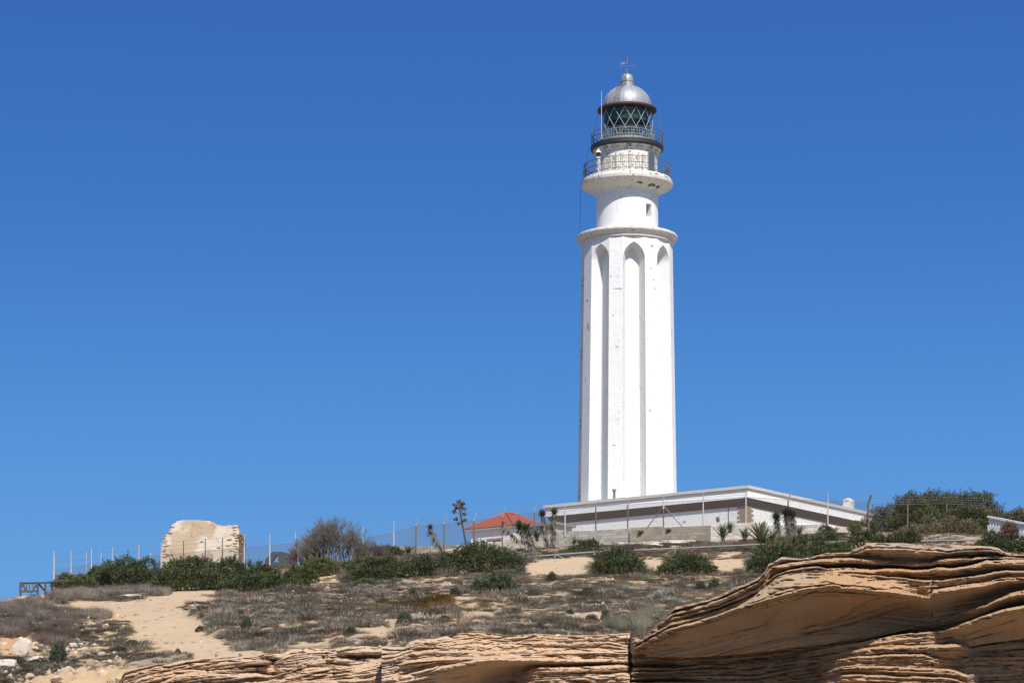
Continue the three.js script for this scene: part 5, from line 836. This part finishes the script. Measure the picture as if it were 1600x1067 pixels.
agave('small blue grey agave left of the big pale-edged agave', 1164, 842, 171, 22, 30, 38, { w: 0.08 });
agave('yellowing agave right of the big pale-edged agave', 1207, 846, 169, 22, 30, 39, { w: 0.09, pale: true });
yucca('pair of tall shaggy palms-like yuccas before the pale wall', 173, [[[1217, 842], [1216, 826], [1214, 812]], [[1234, 842], [1232, 820], [1229, 805]], [[1240, 842], [1240, 824], [1238, 808]]], 41, { L: 0.58, n: 60, skirt: 170, r: 0.16, w: 0.055 });
agave('spiky green rosette right of the shaggy yuccas', 1250, 836, 171, 19, 40, 43, { name: 'yucca', cat: 'yucca', w: 0.06 });
agave('tiny yucca head showing above the pale wall', 1122, 813, 179.5, 7, 30, 44, { name: 'yucca', cat: 'yucca', w: 0.04 });
// dry agave flower stalk
{
  const d = 176, b = at(728, 852, d), t = thing('agave_stalk', 'tall dark dried agave flower stalk with round seed clusters against the sky', 'dry plant', b.clone()), P = (x, y) => at(x, y, d).sub(b), rn = rng(3);
  mesh('stem', new THREE.TubeGeometry(new THREE.CatmullRomCurve3([P(728, 852), P(724.5, 830), P(720, 806), P(717.5, 784)]), 30, 0.06, 7), stdm({ color: new THREE.Color(0.07, 0.05, 0.04) }), t);
  for (const [x, y, x0, y0] of [[711, 788, 717.6, 794], [723, 787, 717.8, 793], [717, 783, 717.5, 788], [710, 799, 718.5, 803], [725, 795, 718.4, 801], [712, 811, 720, 816], [726, 803, 719, 808], [722, 791, 718, 796], [714, 793, 718, 798], [718, 817, 720.6, 819], [726, 813, 720.5, 817]]) {
    const e = P(x, y), br = mesh('flower_branch', [bar(P(x0, y0), e, 0.022, 0.014, 5)], M.bark, t), pods = []; e.z += (rn() - 0.5) * 0.3; for (let k = 0; k < 16; k++) { const q = rdir(rn).multiplyScalar(0.14); pods.push(new THREE.IcosahedronGeometry(0.035 + 0.025 * rn(), 0).scale(1, 1.4, 1).translate(e.x + q.x, e.y + q.y * 0.6, e.z + q.z)); }
    mesh('seed_pods', pods, stdm({ color: new THREE.Color(0.085, 0.065, 0.05) }), br);
  }
}

// ---------------------------------------------------------------- small dark shrubs dotted over the slope (one of a kind, then copies)
{
  const mk = (seed, col) => { const rn = rng(seed), lv = new Leaves(), side = V(), br = []; for (let i = 0; i < 900; i++) { const u = rdir(rn); u.y = Math.abs(u.y); const bump = 1 + 0.3 * n3(u.x * 3 + seed, u.y * 3, u.z * 3), p = u.clone().multiplyScalar(bump * (0.55 + 0.45 * Math.sqrt(rn()))), dir = u.clone().add(rdir(rn).multiplyScalar(0.7)).normalize(); side.copy(rdir(rn)).cross(dir).normalize(); const v = 0.6 + 0.8 * rn(); lv.leaf(p, dir, side, 0.26, 0.09, col.map((q) => q * v)); } for (let i = 0; i < 10; i++) br.push(bar(V(0, -0.1, 0), rdir(rn).setY(0.8).normalize().multiplyScalar(0.8), 0.03, 0.012, 4)); const g = new THREE.Group(); tag(mesh('foliage', lv.geo(), M.leaf, g), null, null, null, 'stuff'); mesh('branches', br, M.bark, g); return g; };
  const kinds = [mk(5, [0.04, 0.05, 0.028]), mk(6, [0.055, 0.058, 0.035]), mk(7, [0.075, 0.085, 0.03])], rn = rng(8);
  const lab = ['small dark shrub dotted on the dry slope', 'small brownish dark shrub dotted on the dry slope', 'small green shrub dotted on the dry slope'];
  const spots = [[862, 913, 16, 13, 0], [711, 944, 17, 13, 0], [384, 996, 19, 18, 0], [310, 966, 9, 11, 0], [376, 972, 10, 8, 0], [396, 968, 12, 8, 0], [424, 973, 12, 7, 0], [462, 974, 12, 6, 0], [440, 982, 22, 8, 1], [500, 971, 14, 10, 0], [524, 967, 9, 7, 0], [534, 977, 12, 9, 0], [335, 990, 11, 8, 1], [355, 991, 12, 9, 1], [277, 1027, 9, 8, 0], [290, 1033, 18, 9, 0], [232, 1022, 10, 10, 1], [205, 1003, 20, 10, 1], [312, 992, 13, 9, 1], [645, 926, 13, 10, 0], [925, 968, 20, 12, 0], [946, 966, 14, 14, 0], [951, 975, 16, 10, 0], [973, 971, 11, 8, 0], [898, 975, 14, 8, 0], [918, 938, 18, 9, 0], [938, 950, 19, 11, 0], [1095, 926, 16, 14, 0], [1116, 926, 19, 18, 0], [632, 985, 24, 20, 1], [548, 1010, 20, 14, 1], [560, 990, 22, 12, 1], [540, 1008, 14, 9, 1], [580, 985, 16, 9, 1], [695, 982, 20, 10, 1], [500, 983, 24, 8, 2], [807, 962, 18, 9, 2], [1050, 935, 14, 9, 2], [1034, 937, 12, 9, 0], [890, 960, 12, 7, 0], [90, 1030, 26, 32, 0], [160, 1022, 30, 12, 1], [880, 962, 10, 7, 2], [1000, 905, 22, 18, 1], [745, 987, 9, 6, 0], [600, 941, 30, 10, 2], [478, 958, 13, 7, 1], [570, 920, 34, 12, 2], [845, 990, 14, 12, 1], [700, 985, 12, 8, 0]];
  const first = [null, null, null];
  const own = { '862,913': 'round black-green shrub alone at the edge of the open sand below the rail fence', '711,944': 'dark shrub right above the orange ground cover patch', '384,996': 'largest dark shrub on the grey slope right of the sandy path', '310,966': 'upright dark shrub where the grey slope meets the bend of the sandy path', '277,1027': 'small dark shrub at the lower end of the path, left of a pair', '290,1033': 'flat dark shrub at the lower end of the path, right of a pair', '946,966': 'upper of the dark shrubs clustered above the pale ledge near the crack', '1116,926': 'dark shrub against the slanting left edge of the big outcrop, right of a pair', '1095,926': 'dark shrub against the slanting left edge of the big outcrop, left of a pair', '632,985': 'grey brown shrub alone on the sand above the sandstone ledge', '205,1003': 'brownish shrub on the left edge of the sandy path', '232,1022': 'grey leafy shrub at the foot of the bank left of the path end', '160,1022': 'wide brownish shrub in the grey grass below the split white boulder', '807,962': 'bright green shrub in the middle of the grey scrub', '600,941': 'olive green flat shrub at the left end of the orange ground cover', '570,920': 'wide olive shrub below the hedge on the upper slope', '1000,905': 'grey shrub at the right foot of the rounded bush before the rail fence' };
  for (const [px, py, w, h, k] of spots) {
    const big = w > 24 && h > 30, p = groundAt(px, py), s = -p.z / F; let o = kinds[k]; if (first[k]) o = kinds[k].clone(); first[k] = 1; o.name = numbered('small_shrub'); scene.add(o); o.position.copy(p); o.position.y -= 0.06; o.rotation.set(0, rn() * 6, 0); o.scale.set(w * s / 2 * 1.1, h * s * 1.2, w * s / 2 * 1.1);
    tag(o, big ? 'large dark shrub hanging over the sandy bank at the lower left' : own[px + ',' + py] ?? lab[k], 'shrub', big || own[px + ',' + py] ? null : ['small dark shrubs on the slope', 'small brownish shrubs on the slope', 'small green shrubs on the slope'][k]); if (big || own[px + ',' + py]) delete o.userData.group;
  }
}
// ---------------------------------------------------------------- dry scrub, grass and ground cover: nobody could count it
{
  const clump = (seed, n, spread, upright, w) => { const rn = rng(seed), p = [], nn = []; for (let i = 0; i < n; i++) { const a = rn() * 6.283, r = Math.sqrt(rn()) * 0.55, el = lerp(0.1, 1.35, Math.pow(rn(), upright)), o = V(Math.cos(a) * r, 0, Math.sin(a) * r), b = a + (rn() - 0.5) * 1.8, dir = V(Math.cos(b) * Math.cos(el), Math.sin(el), Math.sin(b) * Math.cos(el)), L = (0.5 + 0.5 * rn()) * spread, side = V(-Math.sin(b), (rn() - 0.5), Math.cos(b)).normalize(), base = o.clone().addScaledVector(dir, L * 0.1 * rn()).setY(rn() * 0.28), A = base.clone().addScaledVector(side, w), B = base.clone().addScaledVector(side, -w), T = base.clone().addScaledVector(dir, L), nrm = V().crossVectors(B.clone().sub(A), T.clone().sub(A)).normalize(); for (const v of [A, B, T]) { p.push(v.x, v.y, v.z); nn.push(nrm.x, nrm.y, nrm.z); } } const g = new THREE.BufferGeometry(); g.setAttribute('position', new THREE.Float32BufferAttribute(p, 3)); g.setAttribute('normal', new THREE.Float32BufferAttribute(nn, 3)); return g; };
  const m4 = new THREE.Matrix4(), q = new THREE.Quaternion(), c = new THREE.Color();
  function scatter(name, label, cat, g, N, seed, pick, sizeF, colF) {
    const rn = rng(seed), im = new THREE.InstancedMesh(g, stdm({ roughness: 0.95, side: THREE.DoubleSide }), N); let n = 0;
    for (let i = 0; i < N * 14 && n < N; i++) { const r = pick(rn); if (!r) continue; const [px, py] = r, v = groundAt(px, py), s = sizeF(rn, px, py, v); if (!s) continue; v.y -= 0.03; m4.compose(v, q.setFromEuler(new THREE.Euler((rn() - 0.5) * 0.3, rn() * 6.28, (rn() - 0.5) * 0.3)), V(s[0], s[1], s[0])); im.setMatrixAt(n, m4); const k = colF(rn, v, px, py); im.setColorAt(n, c.setRGB(...k)); n++; }
    im.count = n; im.name = numbered(name); im.castShadow = im.receiveShadow = true; scene.add(im); return tag(im, label, cat, null, 'stuff');
  }
  const area = (x0, x1) => (rn) => { const px = x0 + rn() * (x1 - x0), a = interp(PYB, px), b = interp(PYC, px), dc = interp(DC, px), d = Math.sqrt(lerp(D0 * D0, dc * dc, rn())), py = pyGround(px, d); if (px > 1010 && py > 1000) return null; return sandMask(px, py) > 0.25 + 0.5 * rn() * rn() ? null : [px, py]; };
  const vary = (b, rn, v, k = 0.5) => { const f = 1 - k / 2 + k * rn() + 0.35 * n3(v.x * 0.2, 1.5, v.z * 0.2); return b.map((x) => x * f); };
  scatter('dry_scrub', 'low grey brown dry scrub covering the slope', 'scrub', clump(1, 240, 0.72, 1.0, 0.015), 17500, 11, area(-60, 1330), (rn, px, py, v) => { const m = fbm(v.x * 0.22, 2.2, v.z * 0.08, 3); if (m < -0.42 + 0.4 * rn()) return null; const s = (0.2 + 0.36 * rn() * rn()) * lerp(0.62, 1, sst(55, 85, -v.z)); return [s, s * (0.34 + 0.26 * rn())]; }, (rn, v, px) => vary(px < 240 ? [0.235, 0.185, 0.135] : [0.28, 0.225, 0.165], rn, v));
  scatter('grey_scrub', 'blue grey low scrub mixed over the slope', 'scrub', clump(2, 280, 0.68, 0.9, 0.016), 8000, 12, area(-60, 1330), (rn, px, py, v) => { const m = fbm(v.x * 0.24 + 9, 4.2, v.z * 0.08, 3); if (m < -0.14 + 0.26 * rn()) return null; const s = (0.24 + 0.45 * rn() * rn()) * lerp(0.6, 1, sst(55, 85, -v.z)); return [s, s * (0.4 + 0.28 * rn())]; }, (rn, v) => vary([0.235, 0.222, 0.178], rn, v));
  scatter('olive_scrub', 'olive green low scrub mixed over the slope', 'scrub', clump(3, 260, 0.6, 0.8, 0.02), 1100, 13, area(0, 1330), (rn, px, py, v) => { const m = fbm(v.x * 0.3 + 19, 6.2, v.z * 0.1, 3); if (m < 0.1) return null; const s = (0.2 + 0.3 * rn()) * lerp(0.6, 1, sst(55, 85, -v.z)); return [s, s * 0.5]; }, (rn, v) => vary([0.14, 0.14, 0.07], rn, v));
  const ell = (x, y, a, b) => (rn) => { const t = rn() * 6.283, r = Math.sqrt(rn()); return [x + Math.cos(t) * r * a, y + Math.sin(t) * r * b]; };
  const any = (...e) => (rn) => e[(rn() * e.length) | 0](rn);
  scatter('scrub_mounds', 'larger rounded grey brown scrub mounds standing over the low scrub', 'scrub', clump(10, 420, 0.6, 0.75, 0.014), 420, 20, area(250, 1200), (rn, px, py, v) => { const s = (0.5 + 0.4 * rn()) * lerp(0.6, 1, sst(58, 95, -v.z)); return [s, s * (0.62 + 0.25 * rn())]; }, (rn, v) => vary(rn() < 0.5 ? [0.235, 0.215, 0.17] : [0.27, 0.215, 0.16], rn, v, 0.5));
  scatter('weeds', 'tiny dry weeds and twigs dotted over slope and sand', 'weeds', clump(9, 60, 0.8, 0.9, 0.03), 9000, 19, (rn) => { const px = -40 + rn() * 1360, a = interp(PYB, px), b = interp(PYC, px), dc = interp(DC, px), py = pyGround(px, Math.sqrt(lerp(D0 * D0, dc * dc, rn()))); if (px > 1010 && py > 1000) return null; return rn() < 0.75 * sandMask(px, py) ? null : [px, py]; }, (rn) => { const s = 0.06 + 0.13 * rn() * rn(); return [s, s * 0.8]; }, (rn, v) => vary(rn() < 0.3 ? [0.11, 0.105, 0.06] : [0.24, 0.185, 0.13], rn, v, 0.8));
  scatter('dry_grass', 'dense grey dry grass bank along the top of the path and the far left', 'grass', clump(4, 240, 0.95, 0.6, 0.012), 2600, 14, any(ell(180, 927, 62, 7), ell(120, 934, 50, 6), ell(240, 926, 26, 7), ell(30, 950, 50, 12), ell(40, 962, 60, 10), ell(95, 972, 36, 18), ell(85, 995, 30, 12), ell(140, 965, 30, 8), ell(20, 985, 26, 8)), (rn, px, py) => { const s = 0.2 + 0.28 * rn() * rn(); return [s, s * (0.9 + 0.4 * rn())]; }, (rn, v, px, py) => vary(px < 125 && py > 952 ? (rn() < 0.6 ? [0.14, 0.105, 0.08] : [0.2, 0.165, 0.13]) : [0.23, 0.195, 0.155], rn, v, 0.7));
  scatter('low_scrub', 'grey green flat scrub on the low bank at the left below the path', 'scrub', clump(5, 240, 0.7, 0.9, 0.015), 1500, 15, any(ell(110, 1022, 60, 9), ell(165, 1022, 45, 10), ell(212, 1037, 46, 4), ell(60, 1030, 40, 8), ell(20, 1042, 30, 5), ell(190, 1012, 22, 6), ell(160, 1030, 60, 7), ell(100, 1036, 60, 6), ell(60, 1038, 60, 4)), (rn) => { const s = 0.16 + 0.2 * rn(); return [s, s * 0.45]; }, (rn, v) => vary([0.22, 0.2, 0.15], rn, v, 0.7));
  scatter('tall_grass', 'pale tall grass tufts beside the crack in the sandstone', 'grass', clump(6, 260, 1.1, 0.35, 0.009), 55, 16, any(ell(1008, 972, 22, 10), ell(980, 980, 30, 6)), (rn) => { const s = 0.16 + 0.32 * rn(); return [s, s * 1.15]; }, (rn, v) => vary([0.21, 0.195, 0.135], rn, v, 0.7));
  scatter('ice_plant', 'orange and olive ground cover patch on the middle of the slope', 'ground cover', clump(7, 130, 0.55, 1.2, 0.035), 420, 17, any(ell(645, 952, 52, 9), ell(630, 956, 44, 7), ell(675, 950, 30, 8)), (rn) => { const s = 0.35 + 0.25 * rn(); return [s, s * 0.55]; }, (rn, v) => vary(rn() < 0.55 ? [0.36, 0.18, 0.05] : [0.22, 0.19, 0.06], rn, v));
  scatter('crest_scrub', 'dry scrub and weeds along the foot of the walls and rail fence', 'scrub', clump(8, 140, 0.8, 0.7, 0.02), 1400, 18, any(ell(1080, 868, 100, 8), ell(960, 862, 80, 6), ell(1180, 850, 60, 6), ell(1420, 838, 90, 10), ell(1540, 832, 60, 8), ell(700, 900, 120, 8), ell(560, 912, 70, 10), ell(880, 905, 70, 6), ell(1130, 905, 70, 5), ell(1480, 850, 70, 6), ell(1400, 856, 60, 4)), (rn) => { if (rn() < 0.3) return null; const s = 0.2 + 0.25 * rn(); return [s, s * 0.5]; }, (rn, v) => vary([0.26, 0.2, 0.145], rn, v, 0.7));
}
renderer.render(scene, camera);
